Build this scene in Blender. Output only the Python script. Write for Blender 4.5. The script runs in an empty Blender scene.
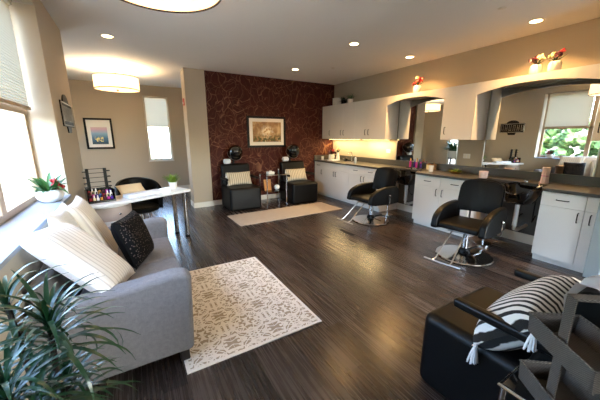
import bpy, bmesh, math, random
from mathutils import Vector, Matrix, Euler
R = random.Random(7)
sc = bpy.context.scene
col = sc.collection
PI = math.pi
rad = math.radians

# ------------------------------------------------------------------ geometry helpers
def T(x=0, y=0, z=0): return Matrix.Translation((x, y, z))
def RX(a): return Matrix.Rotation(rad(a), 4, 'X')
def RY(a): return Matrix.Rotation(rad(a), 4, 'Y')
def RZ(a): return Matrix.Rotation(rad(a), 4, 'Z')
def SC(x, y, z): return Matrix.Diagonal((x, y, z, 1))

def merge(bm, t, M=None):
    if M is not None: bmesh.ops.transform(t, matrix=M, verts=t.verts)
    me = bpy.data.meshes.new('tmp'); t.to_mesh(me); t.free()
    bm.from_mesh(me); bpy.data.meshes.remove(me)

def box(bm, x0, x1, y0, y1, z0, z1, bev=0, seg=2, M=None):
    t = bmesh.new(); bmesh.ops.create_cube(t, size=1)
    bmesh.ops.transform(t, matrix=T((x0+x1)/2, (y0+y1)/2, (z0+z1)/2) @ SC(abs(x1-x0), abs(y1-y0), abs(z1-z0)), verts=t.verts)
    if bev: bmesh.ops.bevel(t, geom=t.edges[:], offset=bev, segments=seg, affect='EDGES', profile=.5)
    merge(bm, t, M)

def lathe(bm, prof, n=32, M=None):
    t = bmesh.new(); rings = []
    for r, z in prof:
        if r < 1e-5: rings.append([t.verts.new((0, 0, z))])
        else: rings.append([t.verts.new((r*math.cos(2*PI*k/n), r*math.sin(2*PI*k/n), z)) for k in range(n)])
    for a, b in zip(rings, rings[1:]):
        if len(a) == 1 and len(b) == 1: continue
        for k in range(n):
            j = (k+1) % n
            if len(a) == 1: t.faces.new((a[0], b[j], b[k]))
            elif len(b) == 1: t.faces.new((a[k], a[j], b[0]))
            else: t.faces.new((a[k], a[j], b[j], b[k]))
    bmesh.ops.recalc_face_normals(t, faces=t.faces)
    merge(bm, t, M)

def cyl(bm, r, z0, z1, n=24, M=None, bev=.002):
    b = min(bev, r*.4, (z1-z0)*.4)
    lathe(bm, [(0, z0), (r-b, z0), (r, z0+b), (r, z1-b), (r-b, z1), (0, z1)], n, M)

def tube(bm, pts, r, n=10, M=None, flat=1.0):
    t = bmesh.new(); pts = [Vector(p) for p in pts]; N = len(pts)
    rr = r if isinstance(r, (list, tuple)) else [r]*N
    up = None; rings = []
    for i, p in enumerate(pts):
        d = (pts[min(i+1, N-1)] - pts[max(i-1, 0)]).normalized()
        if up is None:
            up = Vector((0, 0, 1)) if abs(d.z) < .9 else Vector((1, 0, 0))
        s = d.cross(up).normalized(); up = s.cross(d).normalized()
        rings.append([t.verts.new(p + s*math.cos(2*PI*k/n)*rr[i] + up*math.sin(2*PI*k/n)*rr[i]*flat) for k in range(n)])
    for a, b in zip(rings, rings[1:]):
        for k in range(n): t.faces.new((a[k], a[(k+1) % n], b[(k+1) % n], b[k]))
    t.faces.new(rings[0]); t.faces.new(rings[-1][::-1])
    bmesh.ops.recalc_face_normals(t, faces=t.faces)
    merge(bm, t, M)

def prism(bm, poly, vec, bev=0, seg=2, M=None):
    t = bmesh.new(); vs = [t.verts.new(p) for p in poly]
    f = t.faces.new(vs)
    r = bmesh.ops.extrude_face_region(t, geom=[f])
    nv = [e for e in r['geom'] if isinstance(e, bmesh.types.BMVert)]
    bmesh.ops.translate(t, verts=nv, vec=vec)
    bmesh.ops.recalc_face_normals(t, faces=t.faces)
    if bev:
        es = [e for e in t.edges if len(e.link_faces) == 2 and e.calc_face_angle(0) > .6]
        bmesh.ops.bevel(t, geom=es, offset=bev, segments=seg, affect='EDGES', profile=.5)
    merge(bm, t, M)

def ball(bm, c, r, s=(1, 1, 1), M=None, seg=20):
    t = bmesh.new(); bmesh.ops.create_uvsphere(t, u_segments=seg, v_segments=seg//2+2, radius=r)
    bmesh.ops.transform(t, matrix=T(*c) @ SC(*s, ), verts=t.verts)
    merge(bm, t, M)

def pillow(bm, w, h, t_, M=None, n=22, sag=.06, seed=0):
    """plump cushion in the local XZ plane (w along X, h along Z), thickness along Y, base at z=0"""
    t = bmesh.new(); q = random.Random(seed); g = {}
    ph = q.uniform(0, 6)
    for side in (1, -1):
        for i in range(n+1):
            for j in range(n+1):
                u = i/n*2-1; v = j/n*2-1
                edge = i in (0, n) or j in (0, n)
                if edge and side == -1: g[(side, i, j)] = g[(1, i, j)]; continue
                px = u*w/2*(1 - sag*(1-abs(v)**2)*abs(u)**3 ); pz = v*h/2*(1 - sag*(1-abs(u)**2)*abs(v)**3)
                th = ((1-u**4)*(1-v**4))**.55*t_/2
                th *= 1 + .06*math.sin(3*u+ph)*math.cos(2.5*v+ph)
                g[(side, i, j)] = t.verts.new((px, side*th, pz+h/2))
    for side in (1, -1):
        for i in range(n):
            for j in range(n):
                f = [g[(side, i, j)], g[(side, i+1, j)], g[(side, i+1, j+1)], g[(side, i, j+1)]]
                if side == 1: f = f[::-1]
                t.faces.new(f)
    bmesh.ops.recalc_face_normals(t, faces=t.faces)
    merge(bm, t, M)

def blade(bm, base, az, elev, L, w, droop, twist=0, n=9):
    """arching strap leaf with a folded midrib and real thickness"""
    t = bmesh.new(); p = Vector(base); e = elev; rows = []
    for i in range(n+1):
        s = i/n
        d = Vector((math.cos(az)*math.cos(e), math.sin(az)*math.cos(e), math.sin(e)))
        side = Vector((-math.sin(az+twist*s), math.cos(az+twist*s), 0))
        nor = side.cross(d).normalized()
        ww = w*(.55+.9*s if s < .5 else 1.0*(1-(s-.5)*2)**.7+.0) * (1 if s < 1 else 0) + .0006
        rows.append([t.verts.new(p + side*ww - nor*0), t.verts.new(p - nor*ww*.35*(-1)), t.verts.new(p - side*ww), t.verts.new(p + nor*(ww*.35-.0012))])
        p = p + d*(L/n); e -= droop/n*(1+s)
    for a, b in zip(rows, rows[1:]):
        for k in range(4): t.faces.new((a[k], a[(k+1) % 4], b[(k+1) % 4], b[k]))
    t.faces.new(rows[0]); t.faces.new(rows[-1][::-1])
    bmesh.ops.recalc_face_normals(t, faces=t.faces)
    merge(bm, t)

def obj(name, bm, mat, parent=None, loc=None, rotz=0, smooth=35, kind=None, label=None, M=None):
    me = bpy.data.meshes.new(name)
    if M is not None: bmesh.ops.transform(bm, matrix=M, verts=bm.verts)
    bm.to_mesh(me); bm.free(); me.materials.append(mat)
    for p in me.polygons: p.use_smooth = True
    me.set_sharp_from_angle(angle=rad(smooth))
    o = bpy.data.objects.new(name, me); col.objects.link(o)
    if len(me.polygons) < 4000 and name not in ('leaves', 'mirror_glass'):
        wn = o.modifiers.new('weighted normals', 'WEIGHTED_NORMAL'); wn.keep_sharp = True; wn.weight = 80
    if parent: o.parent = parent
    if loc: o.location = loc
    o.rotation_euler.z = rad(rotz)
    if kind: o['kind'] = kind
    if label: o['label'] = label
    return o

def thing(name, label, cat, loc=(0, 0, 0), rotz=0, group=None, rot=None):
    o = bpy.data.objects.new(name, None); col.objects.link(o); o.empty_display_size = .1
    o.location = loc; o.rotation_euler = rot or (0, 0, rad(rotz))
    o['label'] = label; o['category'] = cat
    if group: o['group'] = group
    return o

def tag(o, label, cat, group=None):
    o['label'] = label; o['category'] = cat
    if group: o['group'] = group
    return o

def copy_tree(o, parent=None):
    c = o.copy(); col.objects.link(c)
    if parent: c.parent = parent
    for ch in [k for k in bpy.data.objects if k.parent == o]: copy_tree(ch, c)
    return c

def struct(name, bm, mat, parent=None, **k):
    return obj(name, bm, mat, parent, kind=None if parent else 'structure', **k)

def B(): return bmesh.new()

# ------------------------------------------------------------------ material helpers
def srgb(h):
    h = h.lstrip('#'); c = [int(h[i:i+2], 16)/255 for i in (0, 2, 4)]
    return tuple((x/12.92 if x <= .04045 else ((x+.055)/1.055)**2.4) for x in c) + (1,)

class N:
    def __init__(s, name):
        s.m = bpy.data.materials.new(name); s.m.use_nodes = True; s.t = s.m.node_tree
        s.t.nodes.clear(); s.out = s.n('ShaderNodeOutputMaterial')
    def n(s, typ, **k):
        nd = s.t.nodes.new(typ)
        for a, v in k.items(): setattr(nd, a, v)
        return nd
    def l(s, a, b): s.t.links.new(a, b)
    def val(s, sock, v):
        if hasattr(v, 'is_output') or isinstance(v, bpy.types.NodeSocket): s.l(v, sock)
        else: sock.default_value = v
    def math(s, op, a, b=None, c=None, clamp=False):
        nd = s.n('ShaderNodeMath', operation=op, use_clamp=clamp)
        s.val(nd.inputs[0], a)
        if b is not None: s.val(nd.inputs[1], b)
        if c is not None: s.val(nd.inputs[2], c)
        return nd.outputs[0]
    def mix(s, f, a, b):
        nd = s.n('ShaderNodeMix', data_type='RGBA'); s.val(nd.inputs[0], f); s.val(nd.inputs[6], a); s.val(nd.inputs[7], b)
        return nd.outputs[2]
    def coord(s, kind='Object', scale=(1, 1, 1), loc=(0, 0, 0), rot=(0, 0, 0)):
        c = s.n('ShaderNodeTexCoord'); mp = s.n('ShaderNodeMapping')
        s.l(c.outputs[kind], mp.inputs[0]); mp.inputs['Scale'].default_value = scale
        mp.inputs['Location'].default_value = loc; mp.inputs['Rotation'].default_value = rot
        return mp.outputs[0]
    def noise(s, vec, scale=5, detail=3, rough=.5, dist=0):
        nd = s.n('ShaderNodeTexNoise'); s.l(vec, nd.inputs['Vector'])
        nd.inputs['Scale'].default_value = scale; nd.inputs['Detail'].default_value = detail
        nd.inputs['Roughness'].default_value = rough; nd.inputs['Distortion'].default_value = dist
        return nd.outputs[0]
    def ramp(s, f, stops, interp='LINEAR'):
        nd = s.n('ShaderNodeValToRGB'); s.l(f, nd.inputs[0]); cr = nd.color_ramp; cr.interpolation = interp
        while len(cr.elements) < len(stops): cr.elements.new(.5)
        for e, (p, c) in zip(cr.elements, stops): e.position = p; e.color = c
        return nd.outputs[0]
    def bump(s, h, strength=.2, dist=.01):
        nd = s.n('ShaderNodeBump'); s.l(h, nd.inputs['Height']); nd.inputs['Strength'].default_value = strength
        nd.inputs['Distance'].default_value = dist; return nd.outputs[0]
    def bsdf(s, color, rough=.5, metal=0, normal=None, coat=0, spec=.5, trans=0, sheen=0, emit=None, estr=0, sub=0, alpha=None):
        p = s.n('ShaderNodeBsdfPrincipled')
        s.val(p.inputs['Base Color'], color); s.val(p.inputs['Roughness'], rough); s.val(p.inputs['Metallic'], metal)
        if normal is not None: s.l(normal, p.inputs['Normal'])
        p.inputs['Coat Weight'].default_value = coat; p.inputs['Specular IOR Level'].default_value = spec
        p.inputs['Transmission Weight'].default_value = trans; p.inputs['Sheen Weight'].default_value = sheen
        if emit is not None: s.val(p.inputs['Emission Color'], emit); p.inputs['Emission Strength'].default_value = estr
        s.l(p.outputs[0], s.out.inputs[0]); return p

def simple(name, c, rough=.5, metal=0, var=.06, scale=12, bump=0, bscale=60, kind='Object', **k):
    """plain surface with a little procedural mottling and grain"""
    s = N(name); v = s.coord(kind); c = srgb(c) if isinstance(c, str) else c
    f = s.noise(v, scale, 3)
    lo = tuple(x*(1-var) for x in c[:3]) + (1,); hi = tuple(min(1, x*(1+var)) for x in c[:3]) + (1,)
    cc = s.mix(f, lo, hi)
    nm = s.bump(s.noise(v, bscale, 2), bump, .004) if bump else None
    s.bsdf(cc, rough, metal, nm, **k); return s.m

M = {}
M['wall'] = simple('wall_paint', '#b8ab97', .75, var=.02, scale=2, bump=.05, bscale=150)
M['ceil'] = simple('ceiling_paint', '#f0ede8', .85, var=.015, scale=2, bump=.06, bscale=120)
M['trim'] = simple('white_trim', '#e6e0d4', .4, var=.02)
M['frame_tan'] = simple('tan_window_frame', '#a98f72', .45, var=.05)
M['cab'] = simple('white_cabinet', '#f3eee8', .38, var=.015, scale=4)
M['counter'] = simple('grey_counter', '#4a4743', .32, var=.25, scale=160, bump=.02)
M['gapwall'] = simple('grey_laminate', '#45433f', .5, var=.08, scale=40)
M['chrome'] = simple('chrome', (.62, .61, .60, 1), .12, 1, var=.02)
M['steel'] = simple('brushed_steel', (.5, .49, .47, 1), .28, 1, var=.05)
M['bronze'] = simple('dark_handle', '#2e2723', .35, .8, var=.05)
M['black'] = simple('black_vinyl', '#070707', .45, var=.1, scale=6, bump=.05, bscale=300, spec=.2)
M['blackmatte'] = simple('black_plastic', '#080808', .4, var=.1, spec=.25)
M['blackgloss'] = simple('black_gloss', '#060607', .08, var=.1, coat=.4)
M['white'] = simple('white_ceramic', '#ece7df', .25, var=.02)
M['whiteplastic'] = simple('white_plastic', '#e8e6e2', .35, var=.02)
M['towel'] = simple('white_towel', '#e4e6ea', .95, var=.03, bump=.6, bscale=220)
M['greywood'] = simple('dark_wood', '#1c1512', .35, var=.2, scale=20)
M['soil'] = simple('soil', '#2a1d14', .95, var=.3, scale=60, bump=.8, bscale=90)
M['leaf'] = simple('green_leaf', '#2c5a2a', .38, var=.35, scale=5)
M['leafdark'] = simple('dark_green_leaf', '#153820', .3, var=.5, scale=7)
M['leaflight'] = simple('lime_leaf', '#6f8f2c', .45, var=.3, scale=25)
M['red'] = simple('red_petals', '#a3161c', .5, var=.25, scale=40)
M['maroon'] = simple('maroon_petals', '#4d0f22', .5, var=.25, scale=40)
M['cream'] = simple('cream_petals', '#ead9a5', .55, var=.15, scale=40)
M['pink'] = simple('pink_plastic', '#c2418e', .25, var=.05)
M['purple'] = simple('purple_plastic', '#4a2a86', .25, var=.05)
M['orangecap'] = simple('orange_cap', '#d99a3c', .35, var=.05)
M['bluelab'] = simple('blue_plastic', '#35549c', .3, var=.05)
M['beige'] = simple('beige_cloth', '#d8bf98', .85, var=.06, bump=.3, bscale=160)
M['amber'] = simple('amber_print', '#b5752d', .5, var=.3, scale=18)
M['wood'] = simple('light_wood', '#a5733f', .5, var=.25, scale=18)
M['dirtyrose'] = simple('rose_grey_laminate', '#b3a296', .4, var=.04)
M['lime'] = simple('lime_fabric', '#8d9a2a', .6, var=.3, scale=30)

def mk_floor():
    s = N('dark_plank_floor'); v = s.coord('Object')
    sep = s.n('ShaderNodeSeparateXYZ'); s.l(v, sep.inputs[0])
    br = s.n('ShaderNodeTexBrick'); mp = s.n('ShaderNodeMapping'); s.l(v, mp.inputs[0])
    mp.inputs['Rotation'].default_value = (0, 0, PI/2); s.l(mp.outputs[0], br.inputs['Vector'])
    br.inputs['Scale'].default_value = 1; br.inputs['Brick Width'].default_value = 1.2; br.inputs['Row Height'].default_value = .15
    br.inputs['Mortar Size'].default_value = .0018; br.inputs['Mortar Smooth'].default_value = .2
    br.inputs['Color1'].default_value = (0, 0, 0, 1); br.inputs['Color2'].default_value = (1, 1, 1, 1); br.inputs['Mortar'].default_value = (.5, .5, .5, 1)
    br.offset = .37
    mp2 = s.n('ShaderNodeMapping'); s.l(v, mp2.inputs[0]); mp2.inputs['Scale'].default_value = (26, .55, 1)
    g1 = s.noise(mp2.outputs[0], 2.2, 5, .6, .1)
    mp3 = s.n('ShaderNodeMapping'); s.l(v, mp3.inputs[0]); mp3.inputs['Scale'].default_value = (100, 1.6, 1)
    g2 = s.noise(mp3.outputs[0], 2, 3, .6)
    f = s.math('ADD', s.math('MULTIPLY', g1, .62), s.math('MULTIPLY', br.outputs[0], .22))
    f = s.math('ADD', f, s.math('MULTIPLY', g2, .18))
    c = s.ramp(f, [(.25, srgb('#1e1917')), (.47, srgb('#322a26')), (.60, srgb('#433a35')), (.80, srgb('#5f544d'))])
    c = s.mix(s.math('MULTIPLY', br.outputs[1], .7), c, srgb('#120d0b'))
    h = s.math('SUBTRACT', s.math('MULTIPLY', g1, .5), s.math('MULTIPLY', br.outputs[1], 1.5))
    ro = s.math('ADD', s.math('MULTIPLY', g1, .22), .16)
    s.bsdf(c, ro, 0, s.bump(h, .2, .003), spec=.6); return s.m
M['floor'] = mk_floor()

def mk_wallpaper():
    s = N('brown_branch_wallpaper'); v = s.coord('Object')
    nz = s.n('ShaderNodeTexNoise'); s.l(v, nz.inputs['Vector']); nz.inputs['Scale'].default_value = 2.6; nz.inputs['Detail'].default_value = 2
    ad = s.n('ShaderNodeVectorMath', operation='MULTIPLY_ADD'); s.l(nz.outputs['Color'], ad.inputs[0])
    ad.inputs[1].default_value = (.5, .0, .5); s.l(v, ad.inputs[2])
    lines = None
    for sc_, off, wd in (((6.5, 1, 4.2), 0, .020), ((8.5, 1, 5.6), 3.3, .016)):
        mp = s.n('ShaderNodeMapping'); s.l(ad.outputs[0], mp.inputs[0]); mp.inputs['Scale'].default_value = (sc_[0], .0, sc_[2])
        mp.inputs['Location'].default_value = (off, 0, off*2); mp.inputs['Rotation'].default_value = (0, .5 if off else -.3, 0)
        vo = s.n('ShaderNodeTexVoronoi', feature='DISTANCE_TO_EDGE'); s.l(mp.outputs[0], vo.inputs['Vector']); vo.inputs['Scale'].default_value = 1
        k = s.math('SUBTRACT', 1, s.math('DIVIDE', vo.outputs[0], wd*1.5), clamp=True)
        lines = k if lines is None else s.math('MAXIMUM', lines, s.math('MULTIPLY', k, .6))
    brk = s.noise(v, 3, 3); lines = s.math('MULTIPLY', lines, s.math('MULTIPLY', s.math('SUBTRACT', brk, .12), 4, clamp=True), clamp=True)
    base = s.mix(s.noise(v, 7, 4), srgb('#34100a'), srgb('#4e1a10'))
    c = s.mix(s.math('MULTIPLY', lines, .6), base, srgb('#9a7052'))
    s.bsdf(c, .6, 0, s.bump(lines, .15, .002), spec=.2); return s.m
M['paper'] = mk_wallpaper()

def mk_rug():
    s = N('cream_damask_rug'); v = s.coord('Object'); sep = s.n('ShaderNodeSeparateXYZ'); s.l(v, sep.inputs[0])
    px = s.math('PINGPONG', s.math('ADD', sep.outputs[0], 5.0), .178); py = s.math('PINGPONG', s.math('ADD', sep.outputs[1], 5.0), .19)
    cb = s.n('ShaderNodeCombineXYZ'); s.l(px, cb.inputs[0]); s.l(py, cb.inputs[1]); cb.inputs[2].default_value = .37
    n0 = s.noise(cb.outputs[0], 9, 1, .4, .8)
    band = s.math('SINE', s.math('MULTIPLY', n0, 46))
    a = s.math('GREATER_THAN', band, -.15)
    vo = s.n('ShaderNodeTexVoronoi', feature='DISTANCE_TO_EDGE'); s.l(cb.outputs[0], vo.inputs['Vector']); vo.inputs['Scale'].default_value = 17
    leaf = s.math('GREATER_THAN', vo.outputs[0], .07)
    r1 = s.math('SQRT', s.math('ADD', s.math('MULTIPLY', px, px), s.math('MULTIPLY', py, py)))
    ring = s.math('LESS_THAN', s.math('ABSOLUTE', s.math('SUBTRACT', r1, .135)), .009)
    f = s.math('MULTIPLY', s.math('MULTIPLY', a, leaf), s.math('SUBTRACT', 1, ring), clamp=True)
    # plain border
    bx = s.math('LESS_THAN', s.math('ABSOLUTE', sep.outputs[0]), .51); by = s.math('LESS_THAN', s.math('ABSOLUTE', sep.outputs[1]), .735)
    f = s.math('MULTIPLY', f, s.math('MULTIPLY', bx, by))
    n2 = s.noise(v, 350, 2)
    c = s.mix(s.math('MULTIPLY', f, .9), s.mix(n2, srgb('#e4ddd0'), srgb('#faf5ec')), s.mix(n2, srgb('#93846b'), srgb('#b0a185')))
    h = s.math('ADD', s.math('MULTIPLY', f, -1.0), s.math('MULTIPLY', n2, .4))
    s.bsdf(c, .95, 0, s.bump(h, .6, .004), spec=.1); return s.m
M['rug'] = mk_rug()

def mk_runner():
    s = N('tan_pink_runner'); v = s.coord('Object'); n = s.noise(v, 12, 4); n2 = s.noise(v, 300, 2)
    c = s.mix(s.math('MULTIPLY', n, .8), srgb('#b6ab9c'), srgb('#a0968a')); c = s.mix(s.math('MULTIPLY', n2, .4), c, srgb('#c6bdb0'))
    s.bsdf(c, .95, 0, s.bump(n2, .5, .004), spec=.1); return s.m
M['runner'] = mk_runner()

def mk_fabric(name, a, b, scale=420, rough=.9):
    s = N(name); v = s.coord('Object')
    def thr(sc_): mp = s.n('ShaderNodeMapping'); s.l(v, mp.inputs[0]); mp.inputs['Scale'].default_value = sc_; return s.noise(mp.outputs[0], scale, 2, .6)
    w = s.math('MULTIPLY', s.math('ADD', thr((1, .08, .08)), s.math('ADD', thr((.08, 1, .08)), thr((.08, .08, 1)))), .3333)
    f = s.math('MULTIPLY', s.math('SUBTRACT', w, .36), 3.5, clamp=True)
    s.bsdf(s.mix(f, srgb(a), srgb(b)), rough, 0, s.bump(w, .5, .003), sheen=.15, spec=.2); return s.m
M['sofa'] = mk_fabric('grey_linen', '#6c6969', '#84807f')
M['charcoalsofa'] = mk_fabric('dark_linen', '#4c4a50', '#6d6a6c')

def mk_stripes(name, bg, st, period, duty, axis='X', soft=.08, gr=.0):
    s = N(name); v = s.coord('Object'); sep = s.n('ShaderNodeSeparateXYZ'); s.l(v, sep.inputs[0])
    wob = s.math('MULTIPLY', s.noise(v, 14, 2), gr)
    x = s.math('ADD', sep.outputs[axis], wob)
    f = s.math('FRACT', s.math('DIVIDE', s.math('ADD', x, 10), period))
    d = s.math('ABSOLUTE', s.math('SUBTRACT', f, .5))
    k = s.math('DIVIDE', s.math('SUBTRACT', duty/2, d), soft, clamp=True)
    n2 = s.noise(v, 300, 2)
    c = s.mix(k, srgb(bg), srgb(st)); c = s.mix(s.math('MULTIPLY', n2, .12), c, srgb('#807a70'))
    s.bsdf(c, .9, 0, s.bump(s.math('ADD', k, n2), .35, .003), sheen=.1, spec=.2); return s.m
M['pillow_cream'] = mk_stripes('cream_striped_cloth', '#ece6dc', '#b3a89c', .040, .38, 'X', .25)
M['pillow_zebra'] = mk_stripes('black_white_stripes', '#ece8e2', '#0d0d10', .046, .5, 'X', .05, .018)
M['pillow_soft'] = mk_stripes('beige_brown_stripes', '#cfc1a6', '#6b5c4c', .045, .35, 'X', .15, .02)
M['pillow_white'] = mk_fabric('white_cotton', '#dedede', '#f2f0ee')

def mk_blackpil():
    s = N('black_sequin_cloth'); v = s.coord('Object')
    vo = s.n('ShaderNodeTexVoronoi', feature='F1'); s.l(v, vo.inputs['Vector']); vo.inputs['Scale'].default_value = 62
    sep = s.n('ShaderNodeSeparateXYZ'); s.l(v, sep.inputs[0])
    k = s.math('LESS_THAN', vo.outputs[0], .28)
    fr = s.math('LESS_THAN', sep.outputs[1], -.012)
    k = s.math('MULTIPLY', k, fr)
    s.bsdf(s.mix(k, srgb('#070607'), srgb('#5a4e48')), .75, 0, s.bump(k, .4, .002), spec=.15); return s.m
M['pillow_black'] = mk_blackpil()

def mk_wicker():
    s = N('grey_wicker'); v = s.coord('Object'); sep = s.n('ShaderNodeSeparateXYZ'); s.l(v, sep.inputs[0])
    w1 = s.math('SINE', s.math('MULTIPLY', sep.outputs[2], 950))
    w2 = s.math('SINE', s.math('MULTIPLY', s.math('ADD', sep.outputs[0], sep.outputs[1]), 420))
    f = s.math('ADD', s.math('MULTIPLY', s.math('MULTIPLY', w1, w2), .5), .5)
    n = s.noise(v, 45, 3)
    c = s.mix(f, srgb('#26221f'), srgb('#6a625a')); c = s.mix(s.math('MULTIPLY', n, .6), c, srgb('#38322d'))
    s.bsdf(c, .7, 0, s.bump(f, .7, .003)); return s.m
M['wicker'] = mk_wicker()

def mk_mirror():
    s = N('mirror_silver'); v = s.coord('Object'); f = s.noise(v, 3, 1)
    s.bsdf(s.mix(f, (.83, .86, .85, 1), (.85, .88, .87, 1)), .01, 1); return s.m
M['mirror'] = mk_mirror()

def mk_glass():
    s = N('window_glass'); tr = s.n('ShaderNodeBsdfTransparent'); tr.inputs[0].default_value = (.93, .96, .96, 1)
    gl = s.n('ShaderNodeBsdfGlossy'); gl.inputs['Roughness'].default_value = .02
    lw_ = s.n('ShaderNodeLayerWeight'); lw_.inputs[0].default_value = .5
    fr = s.math('ADD', s.math('MULTIPLY', s.math('POWER', lw_.outputs['Facing'], 5.0), .45), .02)
    mx = s.n('ShaderNodeMixShader'); s.l(fr, mx.inputs[0]); s.l(tr.outputs[0], mx.inputs[1]); s.l(gl.outputs[0], mx.inputs[2])
    s.l(mx.outputs[0], s.out.inputs[0]); return s.m
M['glass'] = mk_glass()

def mk_shade(name, c, tr=.55, emit=0):
    s = N(name); v = s.coord('Object'); sep = s.n('ShaderNodeSeparateXYZ'); s.l(v, sep.inputs[0])
    pl = s.math('PINGPONG', sep.outputs[2], .012)
    d = s.n('ShaderNodeBsdfDiffuse'); t = s.n('ShaderNodeBsdfTranslucent'); d.inputs[0].default_value = srgb(c); t.inputs[0].default_value = srgb(c)
    nm = s.bump(pl, .5, .5); s.l(nm, d.inputs['Normal'])
    mx = s.n('ShaderNodeMixShader'); mx.inputs[0].default_value = tr; s.l(d.outputs[0], mx.inputs[1]); s.l(t.outputs[0], mx.inputs[2])
    last = mx.outputs[0]
    if emit:
        e = s.n('ShaderNodeEmission'); e.inputs[0].default_value = srgb('#ffe2b4'); e.inputs[1].default_value = emit
        a = s.n('ShaderNodeAddShader'); s.l(last, a.inputs[0]); s.l(e.outputs[0], a.inputs[1]); last = a.outputs[0]
    s.l(last, s.out.inputs[0]); return s.m
M['blind'] = mk_shade('cellular_shade_cloth', '#d6ccb6', .11)
M['drum'] = mk_shade('lit_drum_shade', '#f0e2c8', .35, .75)
def mk_emit(name, c, st):
    s = N(name); e = s.n('ShaderNodeEmission'); e.inputs[0].default_value = srgb(c); e.inputs[1].default_value = st
    s.l(e.outputs[0], s.out.inputs[0]); return s.m
M['lamp'] = mk_emit('lit_lens', '#ffdba0', 14)
M['strip'] = mk_emit('lit_strip', '#ffd98c', 9)

def mk_art_vase():
    s = N('sepia_still_life'); v = s.coord('Object'); sep = s.n('ShaderNodeSeparateXYZ'); s.l(v, sep.inputs[0])
    n = s.noise(v, 5, 4, .6, .6); c = s.ramp(n, [(.3, srgb('#6d4a2c')), (.5, srgb('#a98255')), (.7, srgb('#d9bf93'))])
    d = s.math('SQRT', s.math('ADD', s.math('POWER', s.math('DIVIDE', sep.outputs[0], .2), 2.0), s.math('POWER', s.math('DIVIDE', sep.outputs[2], .17), 2.0)))
    k = s.math('SUBTRACT', 1.25, s.math('ADD', d, s.math('MULTIPLY', s.noise(v, 14, 4), .5)), clamp=True)
    c = s.mix(s.math('MULTIPLY', k, 1.6, clamp=True), c, s.ramp(s.noise(v, 22, 3), [(.35, srgb('#b9843e')), (.5, srgb('#f0dfbc')), (.65, srgb('#fff6e0'))]))
    g = s.math('MULTIPLY', s.math('SUBTRACT', -.03, sep.outputs[2]), 9, clamp=True)
    g = s.math('MULTIPLY', g, s.math('GREATER_THAN', s.noise(v, 18, 4), .48))
    c = s.mix(g, c, srgb('#5d5528')); s.bsdf(c, .6); return s.m
M['artvase'] = mk_art_vase()
def mk_art_sea():
    s = N('sunset_water_print'); v = s.coord('Object'); sep = s.n('ShaderNodeSeparateXYZ'); s.l(v, sep.inputs[0])
    z = s.math('ADD', s.math('MULTIPLY', s.math('ADD', sep.outputs[2], .25), 2.0), s.math('MULTIPLY', s.noise(v, 20, 3), .08))
    c = s.ramp(z, [(.0, srgb('#243b4a')), (.3, srgb('#4a7390')), (.55, srgb('#8fb0c8')), (.75, srgb('#d8b4c0')), (1, srgb('#e6d3c4'))])
    k = s.math('MULTIPLY', s.math('LESS_THAN', s.math('ABSOLUTE', s.math('ADD', sep.outputs[0], .02)), .09), s.math('LESS_THAN', s.math('ABSOLUTE', s.math('ADD', sep.outputs[2], .14)), .06))
    k = s.math('MULTIPLY', k, s.math('GREATER_THAN', s.noise(v, 25, 3), .47))
    s.bsdf(s.mix(k, c, srgb('#f0dd90')), .5); return s.m
M['artsea'] = mk_art_sea()
M['mat_board'] = simple('mat_board', '#f6f1e8', .8, var=.01)
M['hedge'] = simple('hedge_leaves', '#42602f', .7, var=.7, scale=5, bump=1, bscale=12)
M['outwall'] = simple('pale_masonry', '#91887a', .8, var=.12, scale=3)
M['paving'] = simple('paving', '#aaa59a', .8, var=.1, scale=3)
M['floral'] = simple('floral_towel', '#dcc6c0', .9, var=.25, scale=28, bump=.3, bscale=200)

# ------------------------------------------------------------------ room
ZC = 2.86
XL, XR, YB, YA = -.62, 4.82, 6.40, 8.95     # left wall, right wall, papered wall, alcove back wall
XW = -.83                                   # window plane
JY = 3.76                                   # far jamb of the long window
YF = -2.6
SILL, HEAD = .93, 2.70

def slab(z0, z1):
    b = B(); prism(b, [(-.99, YF-.15, z0), (5.0, YF-.15, z0), (5.0, YA+.15, z0), (-2.2, YA+.15, z0), (-2.2, 4.84, z0), (-.99, 4.84, z0)], (0, 0, z1-z0)); return b
struct('floor', slab(-.1, 0), M['floor'])
struct('ceiling', slab(ZC, ZC+.1), M['ceil'])
b = B(); box(b, XR, XR+.14, YF, YB+.1, 0, ZC); struct('wall_right', b, M['wall'])
b = B(); box(b, 1.46, XR, YB, YB+.35, 0, ZC); struct('wall_back', b, M['paper'])
b = B(); box(b, 1.06, 1.46, YB-.05, YB+.35, 0, ZC); struct('wall_stub', b, M['wall'])
# left wall with the long window recess
b = B()
box(b, -.99, XL, JY, 5.02, 0, ZC)
box(b, -.99, XL, YF, JY, 0, SILL-.03)
box(b, -.99, XL, YF, JY, HEAD, ZC)
box(b, -.99, XL, YF, .64, SILL-.03, HEAD)
struct('wall_left', b, M['wall'])
b = B(); box(b, -2.2, -2.05, 5.02, YA, 2.3, ZC); box(b, -2.2, -2.05, 5.02, 6.2, 0, 2.3); box(b, -2.2, -2.05, 7.4, YA, 0, 2.3)
box(b, -2.2, -.99, 4.88, 5.02, 0, ZC)
struct('wall_alcove_left', b, M['wall'])
b = B(); box(b, -2.3, -.991, 4.80, 4.879, -.12, ZC+.1); struct('wall_exterior', b, M['outwall'])
WX0, WX1, WZ0, WZ1 = .41, 1.02, .88, 2.60
b = B(); box(b, -2.2, WX0, YA, YA+.15, 0, ZC); box(b, WX1, 2.9, YA, YA+.15, 0, ZC)
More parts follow.
